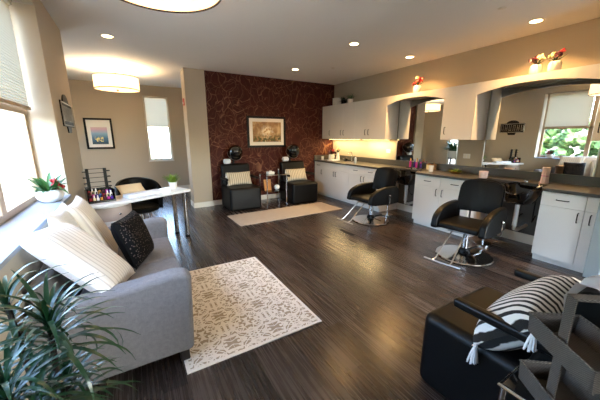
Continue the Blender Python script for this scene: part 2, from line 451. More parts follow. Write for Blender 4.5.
box(b, WX0, WX1, YA, YA+.15, 0, WZ0); box(b, WX0, WX1, YA, YA+.15, WZ1, ZC); struct('wall_alcove_back', b, M['wall'])
b = B(); box(b, 2.75, 2.9, YB+.35, YA, 0, ZC); struct('wall_alcove_right', b, M['wall'])
# front wall behind the camera with a wide shopfront window
b = B(); box(b, -2.2, 2.6, YF-.15, YF, 0, ZC); box(b, 4.5, 5.0, YF-.15, YF, 0, ZC); box(b, 2.6, 4.5, YF-.15, YF, 2.4, ZC)
box(b, 2.6, 4.5, YF-.15, YF, 0, .25); struct('wall_front', b, M['wall'])
# short partition closing the cabinet run
b = B(); box(b, 4.17, XR, .78, .90, 0, ZC, .004); struct('wall_partition', b, simple('cool_grey_paint', '#98a0a0', .6, var=.02))

def base(name, x0, x1, y0, y1, h=.115):
    b = B(); box(b, x0, x1, y0, y1, 0, h, .004); struct(name, b, M['trim'])
base('baseboard_stub', 1.045, 1.475, YB-.065, YB-.05)
base('baseboard_stub_side', 1.045, 1.06, YB-.05, YB+.35)
base('baseboard_back', 1.475, 4.2, YB-.015, YB)
base('baseboard_alcove_back', -2.05, 2.75, YA-.015, YA)
base('baseboard_gap', XR-.016, XR-.001, 3.205, 4.045, .14)
base('baseboard_gap_near', XR-.016, XR-.001, 1.41, 2.25, .14)
base('baseboard_left', XL, XL+.015, 3.5, 5.0)
for i, (y0, y1) in enumerate(((3.22, 4.04), (1.42, 2.24))):
    b = B(); box(b, XR-.012, XR-.001, y0-.015, y1+.015, .14, .885); struct('trim_%d' % (i+1), b, M['gapwall'])

# long left window: three lights
def window(name, M_, w, h, nlights, mat, shade_drop=None, depth=.05, fw=.055):
    """frame in the local YZ plane, w along Y, origin lower near corner"""
    r = bpy.data.objects.new(name, None); col.objects.link(r); r['kind'] = 'structure'; r.matrix_world = M_
    b = B(); box(b, -depth, 0, 0, w, 0, fw, .004); box(b, -depth, 0, 0, w, h-fw, h, .004)
    box(b, -depth, 0, 0, fw, fw, h-fw, .004); box(b, -depth, 0, w-fw, w, fw, h-fw, .004)
    obj('window_frame', b, mat, r)
    lw = w/nlights
    for k in range(1, nlights):
        b = B(); box(b, -depth, .012, k*lw-.045, k*lw+.045, fw, h-fw, .004); obj('mullion', b, mat, r)
    for k in range(nlights):
        y0 = k*lw+(.045 if k else fw); y1 = (k+1)*lw-(.045 if k < nlights-1 else fw)
        b = B(); box(b, -.032, -.026, y0, y1, fw, h-fw); obj('pane', b, M['glass'], r)
    return r
w1 = window('window_1', T(XW, .64, SILL), JY-.64, HEAD-SILL, 3, M['frame_tan'])
b = B(); box(b, XW-.15, XL+.02, .64, JY, SILL-.03, SILL, .004); struct('trim_3', b, simple('grey_sill_stone', '#8f949d', .5, var=.06, scale=20))
b = B(); box(b, -.01, .012, 0, JY-.64, .80, .85, .004); obj('transom', b, M['frame_tan'], w1)
w2 = window('window_2', T(WX1, YA+.09, WZ0) @ RZ(90), WX1-WX0, WZ1-WZ0, 1, M['trim'], fw=.045)
b = B(); box(b, -.01, .01, .04, WX1-WX0-.04, .86, .90, .004); obj('transom', b, M['trim'], w2)
b = B(); box(b, WX0-.02, WX1+.02, YA-.02, YA+.1, WZ0-.03, WZ0, .004); struct('trim_4', b, M['trim'])
w3 = window('window_3', T(2.6, YF-.08, .25) @ RZ(-90), 1.9, 2.15, 2, M['trim'])
# glazed door of the alcove (left side)
d1 = bpy.data.objects.new('door_1', None); col.objects.link(d1); d1['kind'] = 'structure'; d1.location = (-2.1, 6.2, 0)
b = B(); box(b, -.03, .03, 0, 1.2, 2.2, 2.3, .004); box(b, -.03, .03, 0, .1, 0, 2.2, .004); box(b, -.03, .03, 1.1, 1.2, 0, 2.2, .004); box(b, -.03, .03, .1, 1.1, 0, .12, .004)
obj('door_frame', b, M['trim'], d1)
b = B(); box(b, -.004, .004, .1, 1.1, .12, 2.2); obj('pane', b, M['glass'], d1)
b = B(); tube(b, [(.03, 1.05, .9), (.07, 1.05, .92), (.07, 1.05, 1.2), (.03, 1.05, 1.22)], .01); obj('door_handle', b, M['chrome'], d1)

# pleated shades
def shade(label, Mw, w, h, name='window_shade'):
    r = thing(name, label, 'shade'); r.matrix_world = Mw
    b = B(); n = int(h/.024); t = bmesh.new(); rows = []
    for i in range(n*2+1):
        z = h*i/(n*2); x = .012 if i % 2 else 0
        rows.append([t.verts.new((x, 0, z)), t.verts.new((x, w, z))])
    for a, c in zip(rows, rows[1:]): t.faces.new((a[0], a[1], c[1], c[0]))
    merge(b, t); obj('pleated_cloth', b, M['blind'], r, smooth=10)
    b = B(); box(b, -.005, .022, -.002, w+.002, -.03, 0, .003); obj('bottom_rail', b, M['frame_tan'] if w > .7 else M['trim'], r)
    b = B(); box(b, -.005, .03, -.002, w+.002, h, h+.045, .003); obj('head_rail', b, M['trim'], r)
    return r
lw = (JY-.64)/3
for k, nm in ((0, 'cream pleated shade on the window pane nearest the camera, behind the floor plant'),
              (1, 'cream pleated shade on the middle pane of the long left window'),
              (2, 'cream pleated shade half lowered over the window pane beside the red flowers')):
    y0 = .64+k*lw+(.05 if k else .06); w_ = lw-.11
    shade(nm, T(XW+.035, y0, 1.80), w_, HEAD-1.80-.05)
shade('bright white pleated shade in the narrow window behind the manicure desk', T(WX1-.04, YA+.03, 1.82) @ RZ(90), WX1-WX0-.08, WZ1-1.82-.05)

# ------------------------------------------------------------------ outdoors
b = B(); box(b, -12, 14, -14, 22, -.25, -.12); struct('ground', b, M['paving'])
def hedge(label, x0, x1, y0, y1, h, seed):
    q = random.Random(seed); b = B()
    n = int(max(x1-x0, y1-y0)*45)
    for i in range(n):
        px = q.uniform(x0, x1); py = q.uniform(y0, y1); pz = q.uniform(-.1, h)+.1*math.sin(py*3)
        t = bmesh.new(); bmesh.ops.create_icosphere(t, subdivisions=2, radius=q.uniform(.10, .24))
        for v in t.verts: v.co *= q.uniform(.55, 1.3)
        merge(b, t, T(px, py, pz))
    return tag(obj('hedge', b, M['hedge'], smooth=5), label, 'hedge')
hedge('green leafy shrubs outside the long left window', -4.8, -4.0, -1, 5.2, 2.1, 1)
hedge('green shrub beside the outer wall, seen at the far end of the left window', -1.9, -1.5, 3.7, 4.4, .75, 5)
hedge('low green shrubs outside the narrow alcove window', -.2, 2.2, 11.5, 12.2, .7, 2)
b = B(); box(b, -7.2, -7.0, -3, 12, -.12, 1.9); tag(obj('garden_wall', b, M['outwall']), 'pale masonry garden wall beyond the shrubs outside the left window', 'wall')

# ------------------------------------------------------------------ cabinets
XF = 4.22
def bar_handle(parent, y, z, vert, x, L=.11):
    b = B()
    if vert: pts = [(x, y, z-L/2), (x-.025, y, z-L/2+.004), (x-.028, y, z-L/2+.02), (x-.028, y, z+L/2-.02), (x-.025, y, z+L/2-.004), (x, y, z+L/2)]
    else: pts = [(x, y-L/2, z), (x-.025, y-L/2+.004, z), (x-.028, y-L/2+.02, z), (x-.028, y+L/2-.02, z), (x-.025, y+L/2-.004, z), (x, y+L/2, z)]
    tube(b, pts, .0055, 8); obj('handle', b, M['bronze'], parent)

def base_cabinet(label, y0, y1, doors, drawers, falsefront=False):
    """y0<y1; doors: list of (ya,yb,handle_y); drawers: list of (ya,yb,handle or None)"""
    r = thing('base_cabinet', label, 'cabinet', (XF, (y0+y1)/2, 0)); c = (y0+y1)/2
    y0 += .001; y1 -= .001
    b = B(); box(b, .02, .59, y0-c, y1-c, .08, .885, .001); box(b, .06, .58, y0-c, y1-c, 0, .08); obj('body', b, M['cab'], r)
    for ya, yb, hy in doors:
        b = B(); box(b, 0, .0195, ya-c+.002, yb-c-.002, .085, .715, .0025); d = obj('door', b, M['cab'], r)
        bar_handle(d, hy-c, .63, True, 0)
    for ya, yb, hy in drawers:
        b = B(); box(b, 0, .0195, ya-c+.002, yb-c-.002, .719, .882, .0025)
        d = obj('drawer', b, M['cab'], r)
        if hy: bar_handle(d, hy-c, .80, False, 0)
    return r
base_cabinet('white base cabinet with one door, beside the papered wall in the sink run', 6.0, YB-.003, [(6.0, 6.395, 6.05)], [(6.0, 6.395, 6.2)])
base_cabinet('white two-door sink base cabinet under the faucet', 4.98, 6.0, [(5.49, 6.0, 5.53), (4.98, 5.49, 5.45)], [(4.98, 6.0, None)])
base_cabinet('white two-drawer base cabinet behind the farther styling chair', 4.05, 4.98, [(4.515, 4.98, 4.56), (4.05, 4.515, 4.47)], [(4.515, 4.98, 4.75), (4.05, 4.515, 4.29)])
base_cabinet('white two-drawer base cabinet between the two shampoo bowls', 2.25, 3.21, [(2.73, 3.21, 2.78), (2.25, 2.73, 2.68)], [(2.73, 3.21, 2.96), (2.25, 2.73, 2.49)])
base_cabinet('white one-door base cabinet right of the nearer shampoo bowl', 1.006, 1.41, [(1.006, 1.41, 1.05)], [(1.006, 1.41, 1.206)])
base_cabinet('narrow white base cabinet against the short partition', .902, 1.006, [(.902, 1.006, .945)], [(.902, 1.006, None)])

b = B(); XE = 4.185
poly = [(XE, .902), (XE, 1.38), (XE+.04, 1.42), (4.52, 1.45), (4.52, 2.21), (XE+.04, 2.24), (XE, 2.28), (XE, 3.16), (XE+.02, 3.20), (XE+.06, 3.22), (4.52, 3.25), (4.52, 4.01), (XE+.05, 4.03), (XE, 4.06), (XE, YB-.002), (XR-.002, YB-.002), (XR-.002, .902)]
prism(b, [(x, y, .887) for x, y in poly], (0, 0, .037), .003)
ct = tag(obj('countertop', b, M['counter']), 'long dark grey countertop running under the mirrors along the right wall', 'countertop')
b = B(); box(b, XR-.022, XR-.002, .903, YB-.003, .925, 1.042, .002); obj('backsplash', b, M['counter'], ct)
b = B(); box(b, 4.2, XR-.023, YB-.022, YB-.004, .925, 1.042, .002); obj('backsplash', b, M['counter'], ct)

ZU0, ZU1 = 1.472, 2.29; XU = 4.45
def wall_cabinet(label, y0, y1, doors):
    c = (y0+y1)/2; r = thing('wall_cabinet', label, 'cabinet', (XU, c, ZU0))
    b = B(); box(b, .02, XR-XU-.001, y0-c+.001, y1-c-.001, 0, ZU1-ZU0-.001, .001); obj('body', b, M['cab'], r)
    for ya, yb, hy in doors:
        b = B(); box(b, 0, .0195, ya-c+.0015, yb-c-.0015, .002, ZU1-ZU0-.002, .002); d = obj('door', b, M['cab'], r)
        bar_handle(d, hy-c, .145, True, 0, .11)
wall_cabinet('single-door white wall cabinet beside the papered wall', 5.975, YB-.003, [(5.975, 6.395, 6.05)])
wall_cabinet('two-door white wall cabinet over the sink', 5.11, 5.975, [(5.54, 5.975, 5.59), (5.11, 5.54, 5.49)])
wall_cabinet('two-door white wall cabinet at the left edge of the farther arch', 4.18, 5.11, [(4.70, 5.11, 4.75), (4.18, 4.70, 4.65)])
wall_cabinet('single white wall cabinet between the two arched mirrors', 2.46, 2.97, [(2.46, 2.97, 2.90)])
wall_cabinet('white wall cabinet at the near end of the run, cut by the frame edge', .903, 1.14, [(.903, 1.14, 1.09)])

def valance(label, y0, y1, ze, za):
    r = thing('arched_valance', label, 'valance', (XU, (y0+y1)/2, 0)); w = (y1-y0)/2-.001; n = 24; b = B()
    pts = [(0, -w, ZU1-.001), (0, w, ZU1-.001)]
    for i in range(n+1):
        u = 1-2*i/n; pts.append((0, u*w, ze+(za-ze)*(1-u*u)))
    prism(b, pts[::-1], (.02, 0, 0)); obj('arch_board', b, M['cab'], r)
    b = B(); box(b, .021, XR-XU-.001, -w, w, ZU1-.03, ZU1-.012); obj('top_deck', b, M['cab'], r)
    b = B(); box(b, .03, .06, -w+.05, w-.05, ZU1-.06, ZU1-.031, .004); obj('light_rail', b, M['steel'], r)
    return r
valance('white arched valance over the farther mirror', 2.97, 4.18, 2.12, 2.215)
valance('long white arched valance over the nearer mirror', 1.14, 2.46, 2.12, 2.205)

def mirror(label, y0, y1, z0, z1):
    r = thing('wall_mirror', label, 'mirror', (XR, (y0+y1)/2, z0)); w = (y1-y0)/2; h = z1-z0
    b = B(); box(b, -.012, -.002, -w, w, 0, h); obj('mirror_glass', b, M['mirror'], r, smooth=5)
    b = B(); box(b, -.016, -.001, -w-.014, -w-.001, 0, h); obj('edge_strip', b, M['steel'], r)
    b = B(); box(b, -.016, -.001, w+.001, w+.014, 0, h); obj('edge_strip', b, M['steel'], r)
mirror('frameless mirror under the farther arch, reflecting the papered wall', 2.875, 4.165, 1.046, 2.255)
mirror('large mirror under the nearer arch, reflecting the left window', 1.145, 2.43, 1.046, 2.255)

# under-cabinet light bars
for y0, y1, lb in ((5.15, 6.35, 'warm light bar under the wall cabinets left of the sink'), (4.25, 5.05, 'warm light bar under the wall cabinet nearest the farther mirror')):
    r = thing('cabinet_light', lb, 'light', (4.66, (y0+y1)/2, ZU0-.02)); w = (y1-y0)/2
    b = B(); box(b, -.03, .03, -w, w, .004, .0195, .003); obj('housing', b, M['trim'], r)
    b = B(); box(b, -.02, .02, -w+.02, w-.02, 0, .006, .001); obj('lens', b, M['strip'], r)
    li = bpy.data.lights.new('cabinet_glow', 'AREA'); li.shape = 'RECTANGLE'; li.size = .05; li.size_y = 2*w-.06; li.energy = 9; li.color = (1, .72, .33)
    lo = bpy.data.objects.new('cabinet_glow', li); col.objects.link(lo); lo.parent = r; lo.location = (0, 0, -.006)

# outlets
for x_, y_, z_, lb in ((XR-.001, 2.70, 1.205, 'white double outlet on the wall between the two mirrors'), (XR-.001, 4.40, 1.215, 'white outlet on the yellow lit wall left of the farther mirror')):
    r = thing('wall_outlet', lb, 'outlet', (x_, y_, z_))
    b = B(); box(b, -.007, 0, -.058, .058, -.038, .038, .003); obj('cover_plate', b, M['whiteplastic'], r)
    for s_ in (-.028, .028):
        b = B(); box(b, -.009, -.007, s_-.017, s_+.017, -.026, .026, .001); obj('socket', b, M['trim'], r)

# ------------------------------------------------------------------ ceiling fixtures
def can(x, y, lb, on=True, e=22):
    r = thing('recessed_light', lb, 'ceiling light', (x, y, ZC), group=None)
    b = B(); lathe(b, [(.062, -.004), (.085, -.006), (.09, -.001), (.06, -.001)], 28); obj('trim_ring', b, M['trim'], r)
    b = B(); lathe(b, [(0, -.003), (.062, -.003), (.062, -.001), (0, -.001)], 28); obj('lens', b, M['lamp'] if on else M['trim'], r)
    if on:
        li = bpy.data.lights.new('can_spot', 'SPOT'); li.energy = e; li.spot_size = rad(125); li.spot_blend = .7; li.shadow_soft_size = .05; li.color = (1, .56, .20)
        lo = bpy.data.objects.new('can_spot', li); col.objects.link(lo); lo.parent = r; lo.location = (0, 0, -.012)
can(4.31, 1.80, 'round recessed ceiling light closest to the right edge of the photo', e=150)
can(3.01, 3.54, 'round recessed ceiling light above the middle of the open floor', e=42)
can(4.31, 3.60, 'round recessed ceiling light above the farther styling chair and red flower vase', e=150)
can(3.06, 5.39, 'round recessed ceiling light in front of the brown papered wall', e=42)
can(-.11, 4.98, 'small round recessed ceiling light near the left wall, before the far drum lamp', e=10)
for x, y, lb in ((3.58, 1.83, 'small round ceiling sprinkler cover near the rightmost recessed light'), (3.65, 4.90, 'small round ceiling sprinkler cover toward the papered wall')):
    b = B(); lathe(b, [(0, -.012), (.02, -.012), (.028, -.006), (.04, -.004), (.042, 0), (0, 0)], 20); tag(obj('sprinkler', b, M['trim'], loc=(x, y, ZC)), lb, 'sprinkler')

def drum(x, y, lb, rr=.39, e=30):
    r = thing('drum_lamp', lb, 'ceiling lamp', (x, y, ZC))
    b = B(); cyl(b, .075, -.03, -.001); cyl(b, .012, -.17, -.03); box(b, -rr+.004, rr-.004, -.006, .006, -.178, -.17); obj('canopy', b, M['steel'], r)
    b = B(); t = bmesh.new(); n = 64
    lathe(b, [(rr, -.41), (rr, -.17), (rr-.004, -.17), (rr-.004, -.41), (rr, -.41)], n); obj('drum_shade', b, M['drum'], r)
    b = B(); lathe(b, [(rr+.003, -.178), (rr+.003, -.166), (rr-.006, -.166), (rr-.006, -.178), (rr+.003, -.178)], n)
    lathe(b, [(rr+.003, -.418), (rr+.003, -.404), (rr-.006, -.404), (rr-.006, -.418), (rr+.003, -.418)], n); obj('shade_ring', b, M['bronze'], r)
    b = B(); lathe(b, [(0, -.409), (rr-.006, -.409), (rr-.006, -.403), (0, -.403)], n); obj('diffuser', b, M['drum'], r)
    b = B(); lathe(b, [(0, -.44), (.012, -.435), (.02, -.42), (.02, -.41), (0, -.41)], 20); obj('finial', b, M['bronze'], r)
    li = bpy.data.lights.new('bulb', 'POINT'); li.energy = e; li.shadow_soft_size = .08; li.color = (1, .74, .45)
    lo = bpy.data.objects.new('bulb', li); col.objects.link(lo); lo.parent = r; lo.location = (0, 0, -.24)
drum(-.1, 7.07, 'white drum ceiling lamp hanging over the manicure desk area', e=90)
drum(.26, 2.2, 'large white drum ceiling lamp cut by the top edge of the photo', e=26)

# ------------------------------------------------------------------ pictures, sign, alarm
def picture(lb, Mw, w, h, art, mat_w, fr=.03, inner=None):
    r = thing('framed_picture', lb, 'picture'); r.matrix_world = Mw
    b = B()
    box(b, -w/2, w/2, -.03, -.002, -h/2, -h/2+fr, .003); box(b, -w/2, w/2, -.03, -.002, h/2-fr, h/2, .003)
    box(b, -w/2, -w/2+fr, -.03, -.002, -h/2+fr, h/2-fr, .003); box(b, w/2-fr, w/2, -.03, -.002, -h/2+fr, h/2-fr, .003)
    obj('picture_frame', b, M['blackmatte'], r)
    b = B(); box(b, -w/2+fr, w/2-fr, -.014, -.003, -h/2+fr, h/2-fr); obj('mat_board', b, M['mat_board'], r)
    b = B(); x0, x1, z0, z1 = inner; box(b, x0, x1, -.017, -.0145, z0, z1); obj('print', b, art, r)
picture('wide black-framed sepia flower picture on the brown papered wall', T(2.84, YB-.001, 1.635), .99, .72, M['artvase'],   .07, .05, (-.36, .37, -.23, .23))
picture('black-framed sunset water picture on the beige wall left of the narrow window', T(-.65, YA-.001, 1.605), .59, .76, M['artsea'], .07, .045, (-.17, .17, -.26, .16))

r = thing('wall_sign', 'dark metal plaque sign on the left wall beyond the window', 'sign', (XL, 4.45, 1.78), rot=(0, 0, rad(90)))
b = B(); W_ = .33
pts = [(-W_, -.14), (-.12, -.14), (-.09, -.21), (.09, -.21), (.12, -.14), (W_, -.14), (W_, .14), (.17, .14)] + [(.17*math.cos(a*PI/10), .14+.09*math.sin(a*PI/10)) for a in range(1, 10)] + [(-.17, .14), (-W_, .14)]
prism(b, [(x, 0, z) for x, z in pts], (0, -.012, 0)); obj('plaque', b, M['blackmatte'], r)
b = B(); q = random.Random(3)
for k in range(6):
    x = -.27+k*.108
    box(b, x-.032, x-.018, -.018, -.012, -.08, .09); box(b, x+.018, x+.032, -.018, -.012, -.08, .09)
    zz = (-.075, .0, .08)[k % 3]; box(b, x-.018, x+.018, -.018, -.012, zz-.007, zz+.007)
tube(b, [(-W_+.01, -.014, -.125), (W_-.01, -.014, -.125), (W_-.01, -.014, .125), (-W_+.01, -.014, .125), (-W_+.01, -.014, -.125)], .006, 6)
obj('raised_scrollwork', b, M['steel'], r)

r = thing('fire_alarm', 'small red fire alarm on the end of the stub wall', 'alarm', (1.06, 6.56, 2.23))
b = B(); box(b, -.02, -.001, -.045, .045, -.07, .07, .005); obj('alarm_body', b, simple('alarm_red', '#b92a22', .35), r)
b = B(); box(b, -.035, -.02, -.025, .025, -.04, .0, .005); obj('strobe', b, M['whiteplastic'], r)

# ------------------------------------------------------------------ rugs, vent
b = B(); box(b, -.535, .535, -.76, .76, 0, .011, .003); tag(obj('area_rug', b, M['rug'], loc=(.688, 2.475, .0005)), 'cream and taupe damask area rug in front of the grey sofa', 'rug')
b = B(); box(b, -1.14, 1.14, -.385, .385, 0, .009, .003); tag(obj('runner_rug', b, M['runner'], loc=(2.625, 4.99, .0005), rotz=1.5), 'long pale pinkish tan runner rug before the two dryer chairs', 'rug')
r = thing('floor_vent', 'narrow bronze floor vent in the open floor', 'vent', (2.88, 3.40, 0))
b = B(); box(b, -.035, .035, -.165, .165, .0005, .004, .001); obj('vent_frame', b, M['blackmatte'], r)
b = B()
for k in range(14): box(b, -.026, .026, -.15+k*.023, -.15+k*.023+.009, .0041, .006)
obj('louvers', b, M['blackmatte'], r)

# ------------------------------------------------------------------ sofa and cushions
def sofa():
    r = thing('sofa', 'grey linen two-seat sofa under the long left window', 'sofa', (-.17, 2.615, 0))
    b = B(); box(b, -.40, .395, -.645, .645, .12, .335, .015); obj('seat_base', b, M['sofa'], r)
    for s_ in (-1, 1):
        b = B(); y0, y1 = sorted((s_*.003, s_*.643)); box(b, -.25, .415, y0, y1, .336, .468, .03, 3); obj('seat_cushion', b, M['sofa'], r)
    b = B(); prism(b, [(-.415, -.645, .10), (-.27, -.645, .10), (-.29, -.645, .50), (-.33, -.645, .72), (-.415, -.645, .72)], (0, 1.29, 0), .03, 3); obj('backrest', b, M['sofa'], r)
    for s_ in (-1, 1):
        y0 = -.80 if s_ < 0 else .647
        b = B(); prism(b, [(-.415, y0, .09), (.40, y0, .09), (.42, y0, .62), (.40, y0, .655), (.30, y0, .665), (-.05, y0, .63), (-.415, y0, .60)], (0, .153, 0), .035, 3)
        obj('arm', b, M['sofa'], r)
    for x in (-.35, .335):
        for y in (-.745, .745):
            b = B(); box(b, x-.03, x+.03, y-.03, y+.03, .012, .12, .004); obj('leg', b, M['greywood'], r)
    return r
sofa()
def cushion(name, lb, mat, w, h, t, Mw, seed=0, grp=None):
    b = B(); pillow(b, w, h, t, seed=seed)
    o = obj(name, b, mat); o.matrix_world = Mw; o['label'] = lb; o['category'] = 'cushion'
    if grp: o['group'] = grp
    return o
cushion('throw_pillow', 'plain white throw pillow standing behind the nearest striped pillow on the sofa', M['pillow_white'], .46, .58, .11, T(-.36, 2.56, .475) @ RZ(90) @ RX(-15), 1)
cushion('throw_pillow', 'large cream throw pillow with faint stripes, nearest to the floor plant', M['pillow_cream'], .52, .62, .15, T(-.13, 2.11, .535) @ RZ(84) @ RX(-44) @ RY(9), 2)
cushion('throw_pillow', 'cream striped throw pillow standing beside the black pillow', M['pillow_cream'], .50, .60, .13, T(-.22, 2.86, .475) @ RZ(90) @ RX(-24), 3)
cushion('throw_pillow', 'small black sequinned throw pillow on the grey sofa seat', M['pillow_black'], .42, .42, .16, T(.00, 2.66, .48) @ RZ(70) @ RX(-18), 4)

# ------------------------------------------------------------------ manicure desk area
def desk():
    r = thing('manicure_desk', 'white manicure desk with chrome legs beside the left wall', 'desk', (.02, 4.36, 0), 28)
    b = B(); n = 14; pts = []
    for i in range(n+1):
        a = PI/2+PI*i/n; pts.append((-.47+.22*math.cos(a), .22*math.sin(a), .715))
    pts += [(-.1, -.235, .715), (.3, -.225, .715), (.66, -.215, .715), (.68, -.20, .715), (.68, .20, .715), (.66, .22, .715)]
    prism(b, pts, (0, 0, .035), .006); obj('desk_top', b, M['whiteplastic'], r)
    b = B(); pts2 = [(-.60+.0*i, 0, 0) for i in range(0)]
    for i in range(n+1):
        a = PI+PI*i/n; pts2.append((-.36+.22*math.cos(a), .02+.20*math.sin(a), .05))
    pts2 += [(-.14, .2, .05), (-.58, .2, .05)]
    prism(b, pts2, (0, 0, .664), .004); obj('pedestal', b, M['whiteplastic'], r)
    for z0 in (.16, .34, .52):
        b = B()
        pp = [(-.36+.232*math.cos(PI+PI*i/n*1), .02+.212*math.sin(PI+PI*i/n)) for i in range(2, n-1)]
        qq = [(-.36+.219*math.cos(PI+PI*i/n), .02+.199*math.sin(PI+PI*i/n)) for i in range(n-2, 1, -1)]
        prism(b, [(x, y, z0) for x, y in pp+qq], (0, 0, .165), .002); d = obj('drawer', b, M['whiteplastic'] if z0 < .5 else M['dirtyrose'], r)
        b = B(); cyl(b, .012, 0, .02, 16, M=T(-.36, -.19, z0+.08) @ RX(90)); obj('knob', b, M['chrome'], d)
    for y in (-.14, .12):
        b = B(); cyl(b, .032, .012, .715, 24, M=T(.60, y, 0)); l = obj('leg', b, M['chrome'], r)
        b = B(); cyl(b, .036, 0, .03, 24, M=T(.60, y, 0)); obj('foot', b, M['blackmatte'], l)
    for y in (-.05,):
        b = B(); cyl(b, .03, 0, .05, 20, M=T(-.5, .12, 0)); cyl(b, .03, 0, .05, 20, M=T(-.22, .12, 0)); cyl(b, .03, 0, .05, 20, M=T(-.36, -.1, 0)); obj('foot', b, M['blackmatte'], r)
desk()
ZD = .7505
def organizer():
    r = thing('nail_polish_organizer', 'black organizer with twin towers holding nail polish on the manicure desk', 'organizer', (-.375, 4.15, ZD), 14)
    b = B(); box(b, -.15, .13, -.08, .09, 0, .012, .002); box(b, -.15, .13, -.08, -.072, .012, .03, .001); box(b, -.15, -.142, -.072, .09, .012, .15, .001); box(b, .122, .13, -.072, .09, .012, .15, .001); box(b, -.142, .122, .03, .036, .012, .15, .001)
    obj('tray', b, M['blackgloss'], r)
    b = B(); box(b, -.142, .122, .078, .0835, .012, .16, .001); obj('back_panel', b, M['blackmatte'], r)
    b = B(); box(b, -.115, -.085, .045, .085, .012, .40, .003); box(b, .065, .095, .045, .085, .012, .40, .003)
    for z in (.18, .235, .29, .345, .395): box(b, -.085, .065, .055, .06, z-.003, z+.003)
    obj('tower', b, M['blackmatte'], r)
    for z in (.17, .22, .29, .36):
        for s_ in (-.13, .11):
            b = B(); box(b, s_-.018, s_+.018, .03, .075, z, z+.012, .002); obj('side_hook', b, M['blackmatte'], r)
    return r
organizer()
def bottle(lb, loc, c, cap, h, rr, name='polish_bottle', grp=None, cat='bottle'):
    r = thing(name, lb, cat, loc, group=grp)
    b = B(); lathe(b, [(0, 0), (rr, 0), (rr, h*.5), (rr*.85, h*.6), (rr*.4, h*.64), (rr*.4, h*.66), (0, h*.66)], 14); obj('bottle_body', b, c, r)
    b = B(); lathe(b, [(0, h*.66), (rr*.5, h*.66), (rr*.42, h*.98), (rr*.3, h), (0, h)], 12); obj('cap', b, cap, r)
    return r
PM = [M['red'], M['pink'], M['white'], M['bluelab'], M['maroon'], M['cream'], M['purple'], M['orangecap']]
PN = ['red', 'pink', 'white', 'blue', 'maroon', 'cream', 'purple', 'amber']
ca, sa = math.cos(rad(14)), math.sin(rad(14)); k = 0
for row, (yy_, zz_) in enumerate(((-.055, .0125), (-.02, .05), (.012, .0875))):
    if row:
        b = B(); box(b, -.141, .121, yy_-.016, yy_+.016, .0125, zz_-.001, .001); 
        o = obj('polish_step', b, M['blackgloss'], bpy.data.objects['nail_polish_organizer'])
    for i in range(7):
        lx = -.12+i*.036; c = (k*5+row) % 8
        bottle('%s nail polish bottle in the %s row of the black desk organizer' % (PN[c], ('front', 'middle', 'back')[row]), (-.375+lx*ca-yy_*sa, 4.15+lx*sa+yy_*ca, ZD+zz_), PM[c], M['blackmatte'] if c not in (2, 5) else M['whiteplastic'], .078, .0155, grp='nail polish bottles in the organizer'); k += 1
# cosmetics tools beside organizer
b = B(); pillow(b, .34, .17, .07, seed=9); o = obj('hand_cushion', b, M['beige']); o.matrix_world = T(-.03, 4.42, ZD+.02) @ RZ(26) @ RX(-50); tag(o, 'beige wedge cushion leaning on the manicure desk', 'cushion')
b = B(); box(b, -.24, .24, -.075, .075, 0, .035, .016, 3); box(b, -.235, .235, -.07, .07, .035, .052, .008, 2); o = obj('folded_towel', b, M['towel'], loc=(.075, 4.28, ZD), rotz=28); tag(o, 'long folded white towel lying on the front of the manicure desk', 'towel')

def grass_pot(lb, loc, pr=.055, h=.09, blades=80, L=.13, leaf='leaf', name='potted_grass', seed=1):
    r = thing(name, lb, 'plant', loc)
    b = B(); lathe(b, [(0, 0), (pr*.75, 0), (pr*.8, .004), (pr, h), (pr*.93, h), (pr*.9, h-.012), (0, h-.012)], 28); obj('pot', b, M['white'], r)
    b = B(); lathe(b, [(0, h-.008), (pr*.9, h-.011)], 20); obj('soil', b, M['soil'], r)
    q = random.Random(seed); b = B()
    for i in range(blades):
        a = q.uniform(0, 6.28); rr = pr*.75*math.sqrt(q.random())
        blade(b, (rr*math.cos(a), rr*math.sin(a), h-.014), a+q.uniform(-.5, .5), q.uniform(.8, 1.5), L*q.uniform(.7, 1.1), .0028, q.uniform(.2, 1.1), n=5)
    obj('leaves', b, M[leaf], r, smooth=60); return r
grass_pot('small grass plant in a white pot at the right end of the manicure desk', (.49, 4.66, ZD), pr=.06, h=.10, L=.15, blades=170, leaf='leaflight')

def office_chair():
    r = thing('tub_chair', 'black round-backed swivel chair behind the manicure desk', 'chair', (.04, 5.05, 0), 15)
    b = B(); lathe(b, [(0, .37), (.22, .37), (.25, .39), (.255, .43), (.23, .46), (0, .468)], 32); obj('seat', b, M['black'], r)
    b = B(); n = 24; t = bmesh.new(); rows = []
    for i in range(n+1):
        a = rad(-28+236*i/n); e = math.sin(PI*i/n)**.6
        zt = .60+.28*e; zb = .40
        rows.append([t.verts.new((ra*math.cos(a), ra*math.sin(a), z)) for ra, z in ((.255, zb), (.31, zb), (.325, zt-.02), (.31, zt), (.275, zt), (.26, zt-.02))])
    for a_, c_ in zip(rows, rows[1:]):
        for j in range(6): t.faces.new((a_[j], a_[(j+1) % 6], c_[(j+1) % 6], c_[j]))
    t.faces.new(rows[0]); t.faces.new(rows[-1][::-1]); bmesh.ops.recalc_face_normals(t, faces=t.faces); merge(b, t); obj('backrest', b, M['black'], r)
    b = B(); cyl(b, .03, .07, .372, 20); obj('gas_lift', b, M['chrome'], r)
    for k in range(5):
        a = 2*PI*k/5+.3; b = B(); tube(b, [(0, 0, .085), (.15*math.cos(a), .15*math.sin(a), .075), (.27*math.cos(a), .27*math.sin(a), .06)], [.025, .02, .014], 10); l = obj('leg', b, M['chrome'], r)
        b = B(); ball(b, (.27*math.cos(a), .27*math.sin(a), .03), .03, (.6, 1, 1)); obj('caster', b, M['blackmatte'], l)
office_chair()

